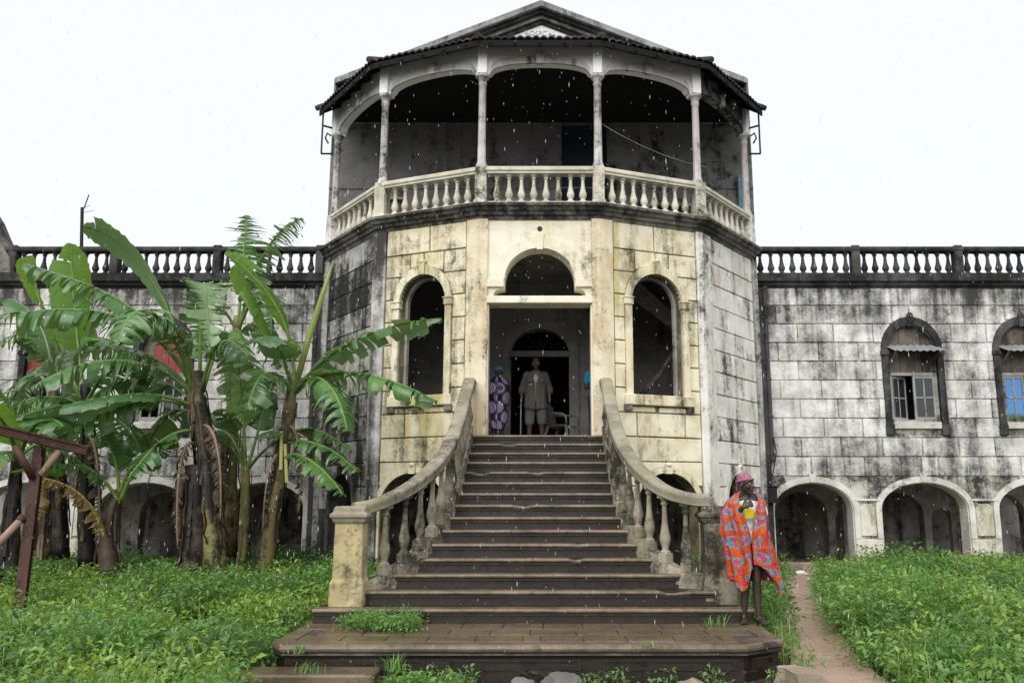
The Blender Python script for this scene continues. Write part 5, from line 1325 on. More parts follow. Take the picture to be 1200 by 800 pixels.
# weeds growing on the platform and along its foot
rg = np.random.default_rng(5); n = 120; x = rg.uniform(-1.98, -1.25, n); y = rg.uniform(9.05, 9.6, n); zz = np.full(n, .36)
weeds('weeds', 'patch of small weeds growing on the platform beside the left newel post', x, y, rg.uniform(.06, .20, n), M['weed'], 6, zs=zz, size=(.02, .04))
n = 110; x = np.concatenate([rg.normal(-1.12, .20, n // 2), rg.normal(-.78, .14, n // 3), rg.normal(1.1, .6, n - n // 2 - n // 3)]); y = rg.uniform(7.75, 8.2, n); zz = np.zeros(n)
weeds('weeds', 'scattered weeds at the foot of the platform front among the rocks', x, y, rg.uniform(.05, .22, n), M['weed'], 7, zs=zz, size=(.02, .045))
# blades of grass: tufts on the steps
def tuft(c, n, h, label, seed):
    rg = random.Random(seed); s = MB()
    for k in range(n):
        a = rg.uniform(0, 6.28); l = h * rg.uniform(.6, 1.1); w = .006; o = rg.uniform(.2, 1.1) * l
        p = Vector(c) + Vector((rg.gauss(0, .06), rg.gauss(0, .04), 0)); d = Vector((math.cos(a), math.sin(a), 0)); sd_ = Vector((-d.y, d.x, 0)) * w
        s.add([p - sd_, p + sd_, p + d * o * .45 + Vector((0, 0, l * .7)) + sd_ * .7, p + d * o * .45 + Vector((0, 0, l * .7)) - sd_ * .7, p + d * o + Vector((0, 0, l * .95))], [(0, 1, 2, 3), (3, 2, 4)])
    o = s.build('grass_tuft', M['weed'], None, fix=False); tag(o, label, 'grass'); return o
tuft((-1.25, 8.12, .16), 40, .16, 'grass tuft at the right end of the low front step', 1)
tuft((-2.02, 8.06, .16), 30, .10, 'small grass tuft in the middle of the low front step', 2)
tuft((1.92, 9.45, .36), 26, .14, 'grass tuft on the platform beside the standing woman', 3)
tuft((1.02, 8.30, .34), 12, .06, 'tiny yellow-green tuft on the platform front edge', 4)
tuft((-2.2, 8.2, .3), 0 + 20, .10, 'grass tuft at the left corner of the platform', 5)

# ------------------------------------------------------------------ people
SKIN = simple('dark_skin', (.095, .057, .042), .42, 0, .2, 9, bstr=.05)
EYEW = simple('eye_white', (.6, .57, .52), .3, bstr=0); EYEB = simple('eye_dark', (.01, .008, .007), .2, bstr=0)
def remeshed(mb, name, mat, parent, voxel, smooth_it=4, origin=None):
    me = mb.mesh(name + '_raw', None, fix=True); ob = bpy.data.objects.new(name + '_raw', me); col.objects.link(ob)
    r = ob.modifiers.new('r', 'REMESH'); r.mode = 'VOXEL'; r.voxel_size = voxel
    if smooth_it: s = ob.modifiers.new('s', 'SMOOTH'); s.factor = .5; s.iterations = smooth_it
    bpy.context.view_layer.update()
    m2 = bpy.data.meshes.new_from_object(ob.evaluated_get(bpy.context.evaluated_depsgraph_get()))
    bpy.data.objects.remove(ob); m2.name = name; m2.materials.clear(); m2.materials.append(mat)
    m2.polygons.foreach_set('use_smooth', [True] * len(m2.polygons))
    return link(name, m2, parent, wloc(parent))
def head(mb, c, yaw=0, s=1.0):
    c = Vector(c); Q = Matrix.Rotation(yaw, 3, 'Z')
    def P(x, y, z): return c + Q @ (Vector((x, y, z)) * s)
    def e(x, y, z, a, b, d): mb.ell(P(x, y, z), (a * s, b * s, d * s), Q)
    e(0, .010, .030, .072, .092, .093); e(0, -.016, -.030, .060, .074, .085); e(0, -.032, -.078, .044, .052, .040)
    e(0, -.080, .022, .046, .016, .011); e(0, -.089, -.064, .023, .013, .013); e(0, -.085, -.10, .018, .012, .014)
    e(.040, -.064, -.030, .022, .020, .022); e(-.040, -.064, -.030, .022, .020, .022)
    mb.cap(P(0, -.088, .006), P(0, -.104, -.030), .009 * s, .014 * s); e(.012, -.096, -.034, .009, .010, .008); e(-.012, -.096, -.034, .009, .010, .008)
    e(.075, .012, -.010, .010, .020, .030); e(-.075, .012, -.010, .010, .020, .030)
    mb.cap(c + Vector((0, .020, -.06)) * s, c + Vector((0, .030, -.20)) * s, .048 * s, .056 * s)
    return P
def eyes(P, parent, s=1.0):
    for sg in (-1, 1):
        m = MB(); m.ell(P(sg * .030, -.079, .003), (.013 * s, .010 * s, .008 * s), seg=10, rings=6); e = m.build('eye', EYEW, parent, smooth=True)
        m = MB(); m.ell(P(sg * .030, -.087, .003), (.006 * s, .004 * s, .006 * s), seg=8, rings=5); m.build('pupil', EYEB, e, smooth=True)
def hand(mb, w, d, lat, curl=.5, side=1):
    """wrist w, finger direction d, lateral axis lat (towards the thumb), fingers bend about lat"""
    w = Vector(w); d = Vector(d).normalized(); lat = Vector(lat); lat = (lat - d * lat.dot(d)).normalized(); nrm = d.cross(lat) * side
    Q = Matrix((lat, d, d.cross(lat))).transposed()
    mb.ell(w + d * .045, (.040, .050, .017), Q, 12, 8)
    for i, ln in enumerate((.92, 1.04, 1.0, .80)):
        p = w + d * .085 + lat * (.030 - .020 * i); a = 0; q = p
        for j, seg in enumerate((.040, .026, .020)):
            a += curl * (.7, 1.0, .8)[j]; dv = d * math.cos(a) + nrm * math.sin(a); e = q + dv * seg * ln
            mb.cap(q, e, .0092 - .0008 * j, .0086 - .0008 * j, 8); q = e
    tb = w + d * .022 + lat * .030; t1 = tb + (lat * .55 + d * .75 + nrm * .25 * curl).normalized() * .042; t2 = t1 + (d * .9 + nrm * .6 * curl - lat * .1).normalized() * .030
    mb.cap(tb, t1, .013, .011, 8); mb.cap(t1, t2, .011, .009, 8)
def foot(mb, ankle, yaw):
    a = Vector(ankle); Q = Matrix.Rotation(yaw, 3, 'Z'); f = Q @ Vector((0, -1, 0)); l = Q @ Vector((1, 0, 0))
    mb.ell(a + Vector((0, 0, -.045)) + f * -.025, (.032, .038, .035), Q); mb.cap(a + Vector((0, 0, -.035)), Vector((a.x, a.y, .028)) + f * .10, .036, .026)
    for i in range(5):
        b = Vector((a.x, a.y, .020)) + f * (.11 - abs(i - 1.2) * .006) + l * (-.030 + .015 * i); mb.cap(b, b + f * (.045 - .006 * abs(i - 1)), .014 if i else .016, .010, 8)
def leg(mb, hip, knee, ankle, yaw=0, s=1):
    hip, knee, ankle = Vector(hip), Vector(knee), Vector(ankle)
    mb.cap(hip, knee, .085 * s, .054 * s); mb.cap(knee, knee.lerp(ankle, .32) + Vector((0, .012, 0)), .050 * s, .053 * s); mb.cap(knee.lerp(ankle, .3) + Vector((0, .012, 0)), ankle, .052 * s, .034 * s)
    foot(mb, ankle, yaw)
def torso(mb, z0, z1, s=1):
    """pelvis height z0, shoulder height z1"""
    mb.ell((0, .0, z0), (.155 * s, .105 * s, .12)); mb.ell((0, .0, z0 + .16), (.130 * s, .090 * s, .14)); mb.ell((0, .0, z1 - .17), (.150 * s, .098 * s, .17)); mb.cap((-.13 * s, .01, z1 - .02), (.13 * s, .01, z1 - .02), .055, .055)
def drape(name, mat, parent, rows, cols, phi0, phi1, gap, radius, ztop, hem, fold=.016, nf=10, thick=.004, uvs=(1, 1), neck=None):
    """cloth hung round a body: phi runs round it (front = -90 deg); radius(phi,z) -> (x,y)"""
    mb = MB(); vs = []; uv = []
    for i in range(rows + 1):
        t = i / rows
        for k in range(cols + 1):
            q = k / cols; ph = phi0 + (phi1 - phi0) * q
            z = ztop(ph) + (hem(ph) - ztop(ph)) * t
            g = gap(z) * (1 - 2 * q); pp = ph + g
            x, y, zz = radius(pp, z, t)
            f = fold * min(1, t * 2.2) * (math.sin(nf * ph + 2.6 * math.sin(3.1 * z + ph)) + .5 * math.sin(2.3 * nf * ph + 5 * z))
            vs.append(Vector((x + math.cos(pp) * f, y + math.sin(pp) * f, zz))); uv.append((q * uvs[0], z * uvs[1] + .01))
    fs = [(i * (cols + 1) + k, i * (cols + 1) + k + 1, (i + 1) * (cols + 1) + k + 1, (i + 1) * (cols + 1) + k) for i in range(rows) for k in range(cols)]
    mb.add(vs, fs, uv); o = link(name, mb.mesh(name, mat, smooth=True, fix=False), parent, wloc(parent))
    m = o.modifiers.new('solid', 'SOLIDIFY'); m.thickness = thick; m.offset = 0; return o
def lerp_tab(tab, z):
    tab = sorted(tab)
    if z <= tab[0][0]: return tab[0][1]
    for (a, p), (b, q) in zip(tab[:-1], tab[1:]):
        if z <= b: return p + (q - p) * (z - a) / (b - a)
    return tab[-1][1]
def person(loc, label):
    return empty('person', loc, label, 'person')

# --- cloth patterns
def wrap_mat():
    m, nt, b = newmat('orange_print_cloth'); uv = node(nt, 'ShaderNodeUVMap').outputs[0]
    def cell(vec, sc, loc):
        v = mapped(nt, vec, sc, loc); fr = node(nt, 'ShaderNodeVectorMath', operation='FRACTION'); nt.links.new(v, fr.inputs[0])
        sb = node(nt, 'ShaderNodeVectorMath', operation='SUBTRACT'); nt.links.new(fr.outputs[0], sb.inputs[0]); sb.inputs[1].default_value = (.5, .5, 0)
        sp = node(nt, 'ShaderNodeSeparateXYZ'); nt.links.new(sb.outputs[0], sp.inputs[0])
        ax = math_(nt, 'ABSOLUTE', sp.outputs[0]); ay = math_(nt, 'ABSOLUTE', sp.outputs[1])
        ch = math_(nt, 'MAXIMUM', ax, ay)
        eu = math_(nt, 'SQRT', math_(nt, 'ADD', math_(nt, 'MULTIPLY', math_(nt, 'MULTIPLY', ax, ax), 1.8), math_(nt, 'MULTIPLY', ay, ay)))
        return ch, eu
    nz_ = node(nt, 'ShaderNodeTexNoise'); nz_.inputs['Scale'].default_value = .55; nt.links.new(uv, nz_.inputs['Vector']); ad_ = node(nt, 'ShaderNodeVectorMath', operation='ADD'); nt.links.new(uv, ad_.inputs[0]); ml_ = node(nt, 'ShaderNodeVectorMath', operation='SCALE'); ml_.inputs['Scale'].default_value = 2.2; nt.links.new(nz_.outputs['Color'], ml_.inputs[0]); nt.links.new(ml_.outputs[0], ad_.inputs[1]); uv = ad_.outputs[0]
    ch, eu = cell(uv, (1, 1, 1), (0, 0, 0)); ch2, eu2 = cell(uv, (1, 1, 1), (.5, .5, 0))
    dots = node(nt, 'ShaderNodeTexVoronoi'); dots.inputs['Scale'].default_value = 9; nt.links.new(uv, dots.inputs['Vector']); dots.inputs['Randomness'].default_value = .25
    dm = mrange(nt, dots.outputs['Distance'], .22, .34, 1, 0)
    c = mixc(nt, mrange(nt, noise(nt, uv, 2, 3), .4, .6), (.40, .040, .006), (.52, .085, .010))
    c = mixc(nt, math_(nt, 'MULTIPLY', dm, .45), c, (.22, .02, .004))
    sq = mixc(nt, math_(nt, 'MULTIPLY', dm, .8), (.07, .20, .24), (.28, .42, .45))
    c = mixc(nt, mrange(nt, ch, .29, .31, 1, 0), c, sq)
    c = mixc(nt, mrange(nt, eu, .19, .21, 1, 0), c, (.42, .015, .05)); c = mixc(nt, mrange(nt, eu, .10, .12, 1, 0), c, (.55, .03, .20))
    c = mixc(nt, mrange(nt, eu2, .20, .22, 1, 0), c, (.26, .01, .03)); c = mixc(nt, mrange(nt, eu2, .13, .15, 1, 0), c, (.55, .04, .10))
    nt.links.new(c, b.inputs['Base Color']); b.inputs['Roughness'].default_value = .8; return m
def rings_mat():
    m, nt, b = newmat('purple_ring_print_cloth'); uv = node(nt, 'ShaderNodeUVMap').outputs[0]
    def rings(loc):
        v = mapped(nt, uv, (1, 1, 1), loc); fr = node(nt, 'ShaderNodeVectorMath', operation='FRACTION'); nt.links.new(v, fr.inputs[0])
        ds = node(nt, 'ShaderNodeVectorMath', operation='DISTANCE'); nt.links.new(fr.outputs[0], ds.inputs[0]); ds.inputs[1].default_value = (.5, .5, 0); return ds.outputs['Value']
    c = (.022, .012, .030)
    for loc in ((0, 0, 0), (.5, .5, 0)):
        d = rings(loc); band = math_(nt, 'SINE', math_(nt, 'MULTIPLY', d, 62))
        cc = mixc(nt, mrange(nt, band, -.4, .5), (.16, .10, .24), (.60, .50, .74))
        c = mixc(nt, mrange(nt, d, .30, .33, 1, 0), c, cc)
    nt.links.new(c, b.inputs['Base Color']); b.inputs['Roughness'].default_value = .85; return m
def scarf_mat(name, c1, c2, sc):
    m, nt, b = newmat(name); p = node(nt, 'ShaderNodeTexCoord').outputs['Object']
    v = node(nt, 'ShaderNodeTexVoronoi'); v.inputs['Scale'].default_value = sc; nt.links.new(p, v.inputs['Vector'])
    nt.links.new(mixc(nt, mrange(nt, v.outputs['Distance'], .25, .5), c1, c2), b.inputs['Base Color']); b.inputs['Roughness'].default_value = .85
    bump(nt, b, noise(nt, p, 25, 3), .4, .01); return m

# --- woman in the orange wrap at the foot of the stairs
pw = person((2.33, 9.62, .365), 'barefoot woman in orange patterned wrap and pink headscarf standing beside the right newel post')
b = MB()
leg(b, (-.075, .02, .82), (-.045, .0, .45), (-.065, .05, .085), -.25, .95); leg(b, (.085, .02, .82), (.07, -.02, .45), (.075, -.03, .085), .35, .95)
torso(b, .88, 1.33, .95)
HP = head(b, (0.0, -.02, 1.485), R(38), .98)
# right arm bent up to hold the cloth at the chest, left arm hanging under the cloth
b.cap((-.165, .01, 1.29), (-.215, -.03, 1.06), .048, .040); b.cap((-.215, -.03, 1.06), (-.085, -.185, 1.235), .040, .028); hand(b, (-.085, -.19, 1.24), (.75, -.12, .35), (.1, .2, 1), 1.25, -1)
b.cap((.165, .01, 1.29), (.20, .0, 1.03), .048, .040); b.cap((.20, .0, 1.03), (.13, -.10, .86), .040, .028); hand(b, (.13, -.10, .86), (-.3, -.25, -.8), (-.6, -.6, .1), .7, 1)
remeshed(b, 'body', simple('deep_brown_skin', (.042, .026, .019), .42, 0, .2, 9, bstr=.05), pw, .0065, 3); 
loc0 = wloc(pw)
def PW(f): return lambda *a: f(*a) + loc0
eyes(PW(HP), pw, .98)
# t-shirt
def shirt_mat():
    m, nt, bb = newmat('white_yellow_shirt'); p = node(nt, 'ShaderNodeTexCoord').outputs['Object']; sp = node(nt, 'ShaderNodeSeparateXYZ'); nt.links.new(p, sp.inputs[0])
    zz = math_(nt, 'MULTIPLY_ADD', sp.outputs[0], .6, sp.outputs[2])
    k = math_(nt, 'MULTIPLY', mrange(nt, zz, 1.10, 1.11), mrange(nt, zz, 1.23, 1.24, 1, 0))
    nt.links.new(mixc(nt, k, (.72, .74, .76), (.80, .68, .02)), bb.inputs['Base Color']); bb.inputs['Roughness'].default_value = .85; return m
s = MB(); torso(s, .90, 1.325, 1.02); s.cap((-.155, .01, 1.28), (-.185, -.01, 1.17), .055, .055); s.cap((.155, .01, 1.28), (.18, .0, 1.17), .055, .055)
remeshed(s, 'shirt', shirt_mat(), pw, .012, 4)
tc = bpy.data.curves.new('txt', 'FONT'); tc.body = 'PSD'; tc.size = .062; tc.extrude = .002; tc.align_x = 'CENTER'
to = bpy.data.objects.new('txt', tc); col.objects.link(to); bpy.context.view_layer.update()
tm = bpy.data.meshes.new_from_object(to.evaluated_get(bpy.context.evaluated_depsgraph_get())); bpy.data.objects.remove(to)
tm.materials.clear(); tm.materials.append(simple('blue_print', (.03, .10, .35), .8, bstr=0)); tm.transform(Matrix.Rotation(R(90), 4, 'X'))
link('shirt_print', tm, pw, loc0 + Vector((.01, -.118, 1.075)))
WX_L = [(.2, .25), (.54, .25), (.75, .27), (.95, .30), (1.19, .305), (1.30, .22), (1.36, .15), (1.42, .085)]
WX_R = [(.2, .42), (.35, .38), (.60, .31), (.82, .26), (1.19, .22), (1.30, .20), (1.36, .15), (1.42, .085)]
WY_ = [(.2, .17), (.6, .18), (.95, .19), (1.19, .185), (1.30, .13), (1.36, .10), (1.42, .085)]
def wrap_r(ph, z, t):
    x = (.90 if z < 1.25 else 1.0) * lerp_tab(WX_L if math.cos(ph) < 0 else WX_R, z) * math.copysign(abs(math.cos(ph)) ** .85, math.cos(ph)); y = lerp_tab(WY_, z) * math.sin(ph)
    if math.sin(ph) < 0: y *= 1.0 + .12 * math.exp(-((z - 1.15) / .2) ** 2) * math.exp(-((math.degrees(ph) + 125) / 30) ** 2) * 3
    return x, y, z
HEM = [(-90, .63), (-78, .62), (-62, .56), (-45, .40), (-28, .26), (-15, .34), (10, .42), (60, .44), (120, .42), (170, .46), (200, .47), (225, .40), (245, .345), (258, .38), (264, .52), (270, .63)]
def hem(ph):
    d = math.degrees(ph); return lerp_tab(HEM, d)
def gap_(z): return R(lerp_tab([(.60, 1), (.95, 1), (1.02, 4), (1.1, 9), (1.2, 14), (1.32, 28), (1.40, 48)], z))
drape('wrap', wrap_mat(), pw, 46, 110, R(-90), R(270), gap_, wrap_r, lambda ph: 1.41 - .03 * abs(math.cos(ph)), hem, .028, 7, .004, (8.5, 6.2))
# headscarf
s = MB(); Q = Matrix.Rotation(R(38), 3, 'Z'); hc = Vector((0, -.02, 1.485))
s.ell(hc + Q @ Vector((0, .020, .058)), (.083, .100, .070), Q @ Matrix.Rotation(R(14), 3, 'X')); s.ell(hc + Q @ Vector((0, .095, .020)), (.050, .040, .045), Q); s.tube([hc + Q @ (Vector((.080 * math.cos(a), .012 + .098 * math.sin(a), .036 - .020 * math.sin(a)))) for a in [R(12 * k) for k in range(31)]], .012, 8)
s.tube([hc + Q @ Vector((0.01, .12, .02)), hc + Q @ Vector((.02, .15, -.03)), hc + Q @ Vector((.015, .15, -.08))], [.018, .016, .006], 8)
remeshed(s, 'headscarf', scarf_mat('pink_check_scarf', (.14, .010, .035), (.34, .15, .20), 55), pw, .007, 2)

# --- man in grey shirt
FL = 2.697
pm = person((-.09, 16.4, FL), 'man in grey open-collared shirt and knee-length shorts standing at the top of the stairs')
b = MB()
leg(b, (-.095, .02, .88), (-.12, -.01, .48), (-.125, .03, .085), -.2); leg(b, (.095, .02, .88), (.115, -.01, .48), (.12, .03, .085), .2)
torso(b, .93, 1.40, 1.05); HP = head(b, (0.0, -.01, 1.585), 0, 1.05)
b.cap((-.185, .01, 1.37), (-.265, .03, 1.09), .05, .042); b.cap((-.265, .03, 1.09), (-.275, -.06, .86), .040, .028); hand(b, (-.275, -.065, .85), (-.02, -.12, -1), (.2, -1, 0), .8, 1)
b.cap((.185, .01, 1.37), (.255, .03, 1.09), .05, .042); b.cap((.255, .03, 1.09), (.265, -.04, .85), .040, .028); hand(b, (.265, -.045, .84), (0, -.08, -1), (-.1, -1, 0), .5, -1)
remeshed(b, 'body', SKIN, pm, .0075, 3); loc0 = wloc(pm); eyes((lambda L, H: (lambda *a: H(*a) + L))(loc0.copy(), HP), pm, 1.05)
GREY = plaster('grey_cotton', (.14, .13, .118), (.105, .097, .088), (.06, .057, .052), .0, .2, .4, rnd=0, bstr=.3)
def garment_r(tabx, taby):
    def r(ph, z, t): return lerp_tab(tabx, z) * math.copysign(abs(math.cos(ph)) ** .8, math.cos(ph)), lerp_tab(taby, z) * math.sin(ph), z
    return r
sh = drape('shirt', GREY, pm, 24, 60, R(-90), R(270), lambda z: R(lerp_tab([(1.15, 1), (1.25, 5), (1.36, 24), (1.44, 42)], z)), garment_r([(.6, .225), (.9, .205), (1.2, .205), (1.33, .215), (1.40, .15), (1.45, .08)], [(.6, .15), (.9, .14), (1.2, .135), (1.33, .115), (1.40, .085), (1.45, .07)]), lambda ph: 1.45, lambda ph: .70 + .02 * math.cos(2 * ph), .010, 9)
for sg in (-1, 1):
    s = MB(); s.cap((sg * .175, .01, 1.365), (sg * .262, .03, 1.10), .072, .068); s.cap((sg * .258, .028, 1.12), (sg * .268, .02, 1.05), .070, .072); remeshed(s, 'sleeve', GREY, pm, .01, 2)
    s = MB(); s.add([], []); 
    s = MB(); s.bar(loc0 + Vector((sg * .025, -.118, 1.43)), loc0 + Vector((sg * .085, -.145, 1.30)), .05, .012, up=(0, -1, .3)); s.build('collar', GREY, pm)
    s = MB(); s.box(sg * .11 - .045, sg * .11 + .045, -.158, -.140, 1.20, 1.30, T=lambda x, y, z: loc0 + Vector((x, y, z))); s.build('pocket', GREY, pm, bevel=.006)
s = MB(); torso(s, .93, 1.40, 1.07); remeshed(s, 'undershirt', simple('white_vest', (.6, .6, .58), .8), pm, .014, 3)
for sg in (-1, 1):
    s = MB(); s.cap((sg * .09, .02, .90), (sg * .118, -.005, .50), .115, .098); s.cap((sg * .117, -.005, .52), (sg * .118, -.005, .46), .098, .094); remeshed(s, 'shorts', plaster('faded_shorts_cotton', (.15, .16, .16), (.10, .11, .11), (.05, .05, .05), .0, .2, .3, rnd=0), pm, .011, 2)
s = MB(); s.ell(loc0 + HP(0, .024, .058), (.081, .096, .082)); s.build('hair', simple('short_black_hair', (.012, .011, .010), .9), pm, smooth=True)
# his walking stick
s = MB(); s.tube([(-.375, 16.28, FL), (-.372, 16.28, FL + .80)], [.010, .013], 8); s.tube([(-.372, 16.28, FL + .80), (-.372, 16.27, FL + .86), (-.365, 16.31, FL + .885)], .014, 8)
tag(s.build('walking_stick', M['frame'], None, smooth=True), 'thin pale walking stick held by the man in grey', 'stick')

# --- woman in the purple wrap
pp = person((-.83, 16.55, FL), 'woman in purple ring-print wrap and blue headscarf standing left in the doorway')
b = MB()
leg(b, (-.08, .02, .80), (-.075, .0, .43), (-.075, .03, .085), -.2, .95); leg(b, (.08, .02, .80), (.07, .0, .43), (.08, .02, .085), .25, .95)
torso(b, .86, 1.29, .98); HP = head(b, (0.02, -.02, 1.43), R(12), .97)
b.cap((-.165, .01, 1.25), (-.215, -.02, 1.02), .05, .042); b.cap((-.215, -.02, 1.02), (-.02, -.17, 1.08), .042, .03); hand(b, (-.02, -.175, 1.085), (.9, -.1, .15), (0, 0, 1), .5, -1)
b.cap((.165, .01, 1.25), (.215, -.02, 1.03), .05, .042); b.cap((.215, -.02, 1.03), (.05, -.16, 1.05), .042, .03); hand(b, (.05, -.165, 1.05), (-.9, -.1, .1), (0, 0, 1), .5, 1)
remeshed(b, 'body', SKIN, pp, .0075, 3); loc0 = wloc(pp); eyes((lambda L, H: (lambda *a: H(*a) + L))(loc0.copy(), HP), pp, .97)
RM = rings_mat()
drape('dress', RM, pp, 34, 80, R(-90), R(270), lambda z: 0, garment_r([(.3, .145), (.45, .155), (.7, .175), (.85, .19), (.98, .235), (1.12, .235), (1.25, .19), (1.32, .12), (1.36, .075)], [(.3, .14), (.7, .16), (.9, .17), (1.05, .20), (1.18, .17), (1.28, .11), (1.36, .07)]), lambda ph: 1.35, lambda ph: .34 + .03 * math.sin(ph * 2 + 1), .012, 7, .004, (3.3, 2.7))
s = MB(); Q = Matrix.Rotation(R(12), 3, 'Z'); hc = Vector((.02, -.02, 1.43)); s.ell(hc + Q @ Vector((0, .020, .060)), (.090, .104, .072), Q @ Matrix.Rotation(R(12), 3, 'X')); s.ell(hc + Q @ Vector((0, .08, .07)), (.06, .05, .05), Q)
s.tube([hc + Q @ (Vector((.084 * math.cos(a), .012 + .100 * math.sin(a), .036 - .02 * math.sin(a)))) for a in [R(12 * k) for k in range(31)]], .014, 8)
remeshed(s, 'headscarf', scarf_mat('blue_scarf', (.02, .14, .30), (.10, .36, .50), 45), pp, .008, 2)

# --- person in blue behind the right door jamb
pb = person((1.10, 16.3, FL), 'person in bright blue shirt and dark trousers half hidden behind the right door jamb')
b = MB()
leg(b, (-.09, .02, .88), (-.10, -.01, .48), (-.10, .03, .085), -.2); leg(b, (.09, .02, .88), (.10, -.01, .48), (.10, .03, .085), .2)
torso(b, .93, 1.40, 1.0); HP = head(b, (-.02, -.02, 1.57), R(-25), 1.0)
b.cap((-.18, .01, 1.36), (-.225, .0, 1.10), .05, .042); b.cap((-.225, .0, 1.10), (-.06, -.17, 1.12), .040, .028); hand(b, (-.06, -.175, 1.12), (.9, -.1, .1), (0, 0, 1), .5, -1)
b.cap((.18, .01, 1.36), (.225, .0, 1.10), .05, .042); b.cap((.225, .0, 1.10), (.07, -.15, 1.08), .040, .028); hand(b, (.07, -.155, 1.08), (-.9, -.1, .1), (0, 0, 1), .5, 1)
remeshed(b, 'body', SKIN, pb, .0085, 3); loc0 = wloc(pb)
s = MB(); torso(s, .95, 1.405, 1.13); s.ell((0, 0, .88), (.18, .125, .12)); s.cap((-.18, .01, 1.36), (-.21, .0, 1.22), .068, .066); s.cap((.18, .01, 1.36), (.21, 0, 1.22), .068, .066)
remeshed(s, 'shirt', simple('bright_blue_cotton', (.02, .33, .62), .8), pb, .011, 3)
s = MB(); s.cap((-.09, .02, .90), (-.10, .0, .48), .10, .075); s.cap((-.10, .0, .5), (-.10, .03, .10), .075, .065); s.cap((.09, .02, .90), (.10, .0, .48), .10, .075); s.cap((.10, .0, .5), (.10, .03, .10), .075, .065); s.ell((0, .01, .90), (.165, .12, .12))
remeshed(s, 'trousers', simple('dark_denim', (.02, .035, .06), .85), pb, .011, 3)
s = MB(); s.ell(loc0 + HP(0, .018, .050), (.080, .100, .085)); s.build('hair', simple('grey_black_hair', (.05, .05, .05), .9), pb, smooth=True)

# --- grey chair behind the man
PLAS = simple('grey_moulded_plastic', (.22, .215, .205), .5, 0, .15, 5, bstr=.05)
ch = empty('plastic_chair', (.42, 17.0, FL), 'grey moulded plastic chair standing in the dark doorway beside the man', 'chair')
cl = wloc(ch); CQ = Matrix.Rotation(R(62), 3, 'Z')
def CP(x, y, z): return cl + CQ @ Vector((x, y, z))
def sheet(fn, nu, nv, th, name):
    m = MB(); vs = [fn(i / nu, j / nv) for i in range(nu + 1) for j in range(nv + 1)]; n = len(vs)
    fs = [(i * (nv + 1) + j, i * (nv + 1) + j + 1, (i + 1) * (nv + 1) + j + 1, (i + 1) * (nv + 1) + j) for i in range(nu) for j in range(nv)]
    m.add([CP(*p) for p in vs], fs); o = m.build(name, PLAS, ch, smooth=True); md = o.modifiers.new('s', 'SOLIDIFY'); md.thickness = th; return o
sheet(lambda u, v: (-.22 + .44 * u, -.22 + .44 * v, .43 - .03 * math.sin(math.pi * u) - .02 * v), 8, 8, .012, 'seat')
sheet(lambda u, v: (-.22 + .44 * u, .22 + .10 * v - .05 * (1 - (2 * u - 1) ** 2) * -1, .43 + .40 * v + .05 * math.sin(math.pi * u) * v), 10, 8, .012, 'backrest')
for sx in (-1, 1):
    m = MB(); m.tube([CP(sx * .23, .30, .66), CP(sx * .27, .1, .66), CP(sx * .28, -.15, .64), CP(sx * .265, -.22, .60), CP(sx * .26, -.24, .45)], [.02, .024, .024, .022, .02], 8); m.build('armrest', PLAS, ch, smooth=True)
    for sy in (-1, 1):
        m = MB(); m.tube([CP(sx * .21, sy * .20, .42), CP(sx * .25, sy * .25, .2), CP(sx * .27, sy * .28, .0)], [.035, .028, .022], 8); m.build('leg', PLAS, ch, smooth=True)

# ------------------------------------------------------------------ small things
s = MB(); sv = []; 
for i in range(7):
    for j in range(6): sv.append(TR(9.86 - 4.28 + .12 + .05 * i, .10 + .045 * j, 4.745 - .022 * j + .02 * math.sin(i * 2 + j * 1.7) + .02))
s.add(sv, [(i * 6 + j, i * 6 + j + 1, i * 6 + j + 7, i * 6 + j + 6) for i in range(6) for j in range(5)])
tag(s.build('red_cloth', simple('red_cloth', (.55, .03, .07), .8), None, smooth=True, fix=False), 'crumpled red cloth lying on the zinc awning at the right edge', 'cloth')
wp = empty('window_plant', TR(9.70 - 4.28, .08, 3.22), 'low green plant growing on the window sill at the right edge', 'plant')
for k in range(3):
    s = MB(); c = TR(9.40 - 4.28 + .22 * k, .0, 3.216); s.lathe([(.05, 0), (.07, .10), (.075, .11), (.065, .11)], tuple(c), 12); s.build('pot', M['slab'], wp)
s = MB(); rg_ = random.Random(3)
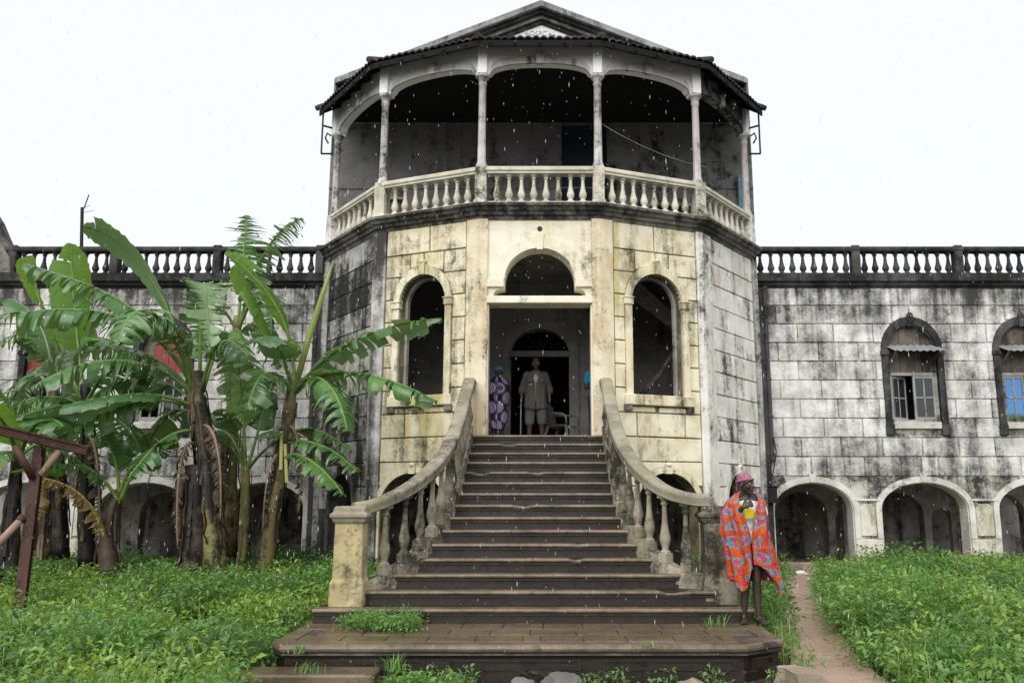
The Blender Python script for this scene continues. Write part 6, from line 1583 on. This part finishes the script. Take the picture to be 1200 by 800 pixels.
for k in range(260):
    c = Vector(TR(9.35 - 4.28 + rg_.random() * .55, rg_.uniform(-.05, .16), 3.32 + rg_.random() * .12 - .06)); a = rg_.uniform(0, 6.28); d = Vector((math.cos(a), math.sin(a), rg_.uniform(-.3, .5))) * .05; q = Vector((-math.sin(a), math.cos(a), rg_.uniform(-.4, .4))) * .014
    s.add([c, c + d * .5 + q, c + d, c + d * .5 - q], [(0, 1, 2, 3)])
s.build('foliage', M['weed'], wp, fix=False)
PAPER = simple('white_litter', (.7, .7, .68), .8)
for k, (c, r, lb) in enumerate((((4.83, 16.35, .34), (.11, .08, .05), 'crumpled white litter at the far end of the earth path'), ((4.78, 15.5, .31), (.09, .05, .025), 'small flat white litter on the path nearer the stairs'))):
    rock('litter', c, r, PAPER, k + 8.2, lb, 'litter')
# ------------------------------------------------------------------ falling rain
rg = np.random.default_rng(77); n = 3300
Yd = rg.uniform(3.0, 13.6, n) ; Xd = .11 + rg.uniform(-.70, .62, n) * Yd; Zd = 1.68 + rg.uniform(-.18, .68, n) * Yd
okm = (Zd > .4); Xd, Yd, Zd = Xd[okm], Yd[okm], Zd[okm]; n = len(Xd)
r_ = rg.uniform(.0012, .0026, n); l_ = r_ * rg.uniform(3.0, 8.0, n)
oct_ = np.array([(1, 0, 0), (0, 1, 0), (-1, 0, 0), (0, -1, 0), (0, 0, 1.0), (0, 0, -1.0)])
vsn = np.stack([Xd, Yd, Zd], 1)[:, None, :] + oct_[None] * np.stack([r_, r_, l_], 1)[:, None, :]
fo = np.array([(0, 1, 4), (1, 2, 4), (2, 3, 4), (3, 0, 4), (1, 0, 5), (2, 1, 5), (3, 2, 5), (0, 3, 5)])
tri = (np.arange(n)[:, None, None] * 6 + fo[None]).reshape(-1, 3)
me = bpy.data.meshes.new('rain'); me.from_pydata(vsn.reshape(-1, 3).tolist(), [], tri.tolist()); me.materials.append(M['raindrop'])
me.polygons.foreach_set('use_smooth', [True] * len(me.polygons))
tag(link('rain', me), 'falling raindrops in front of the building', 'rain', kind='stuff')
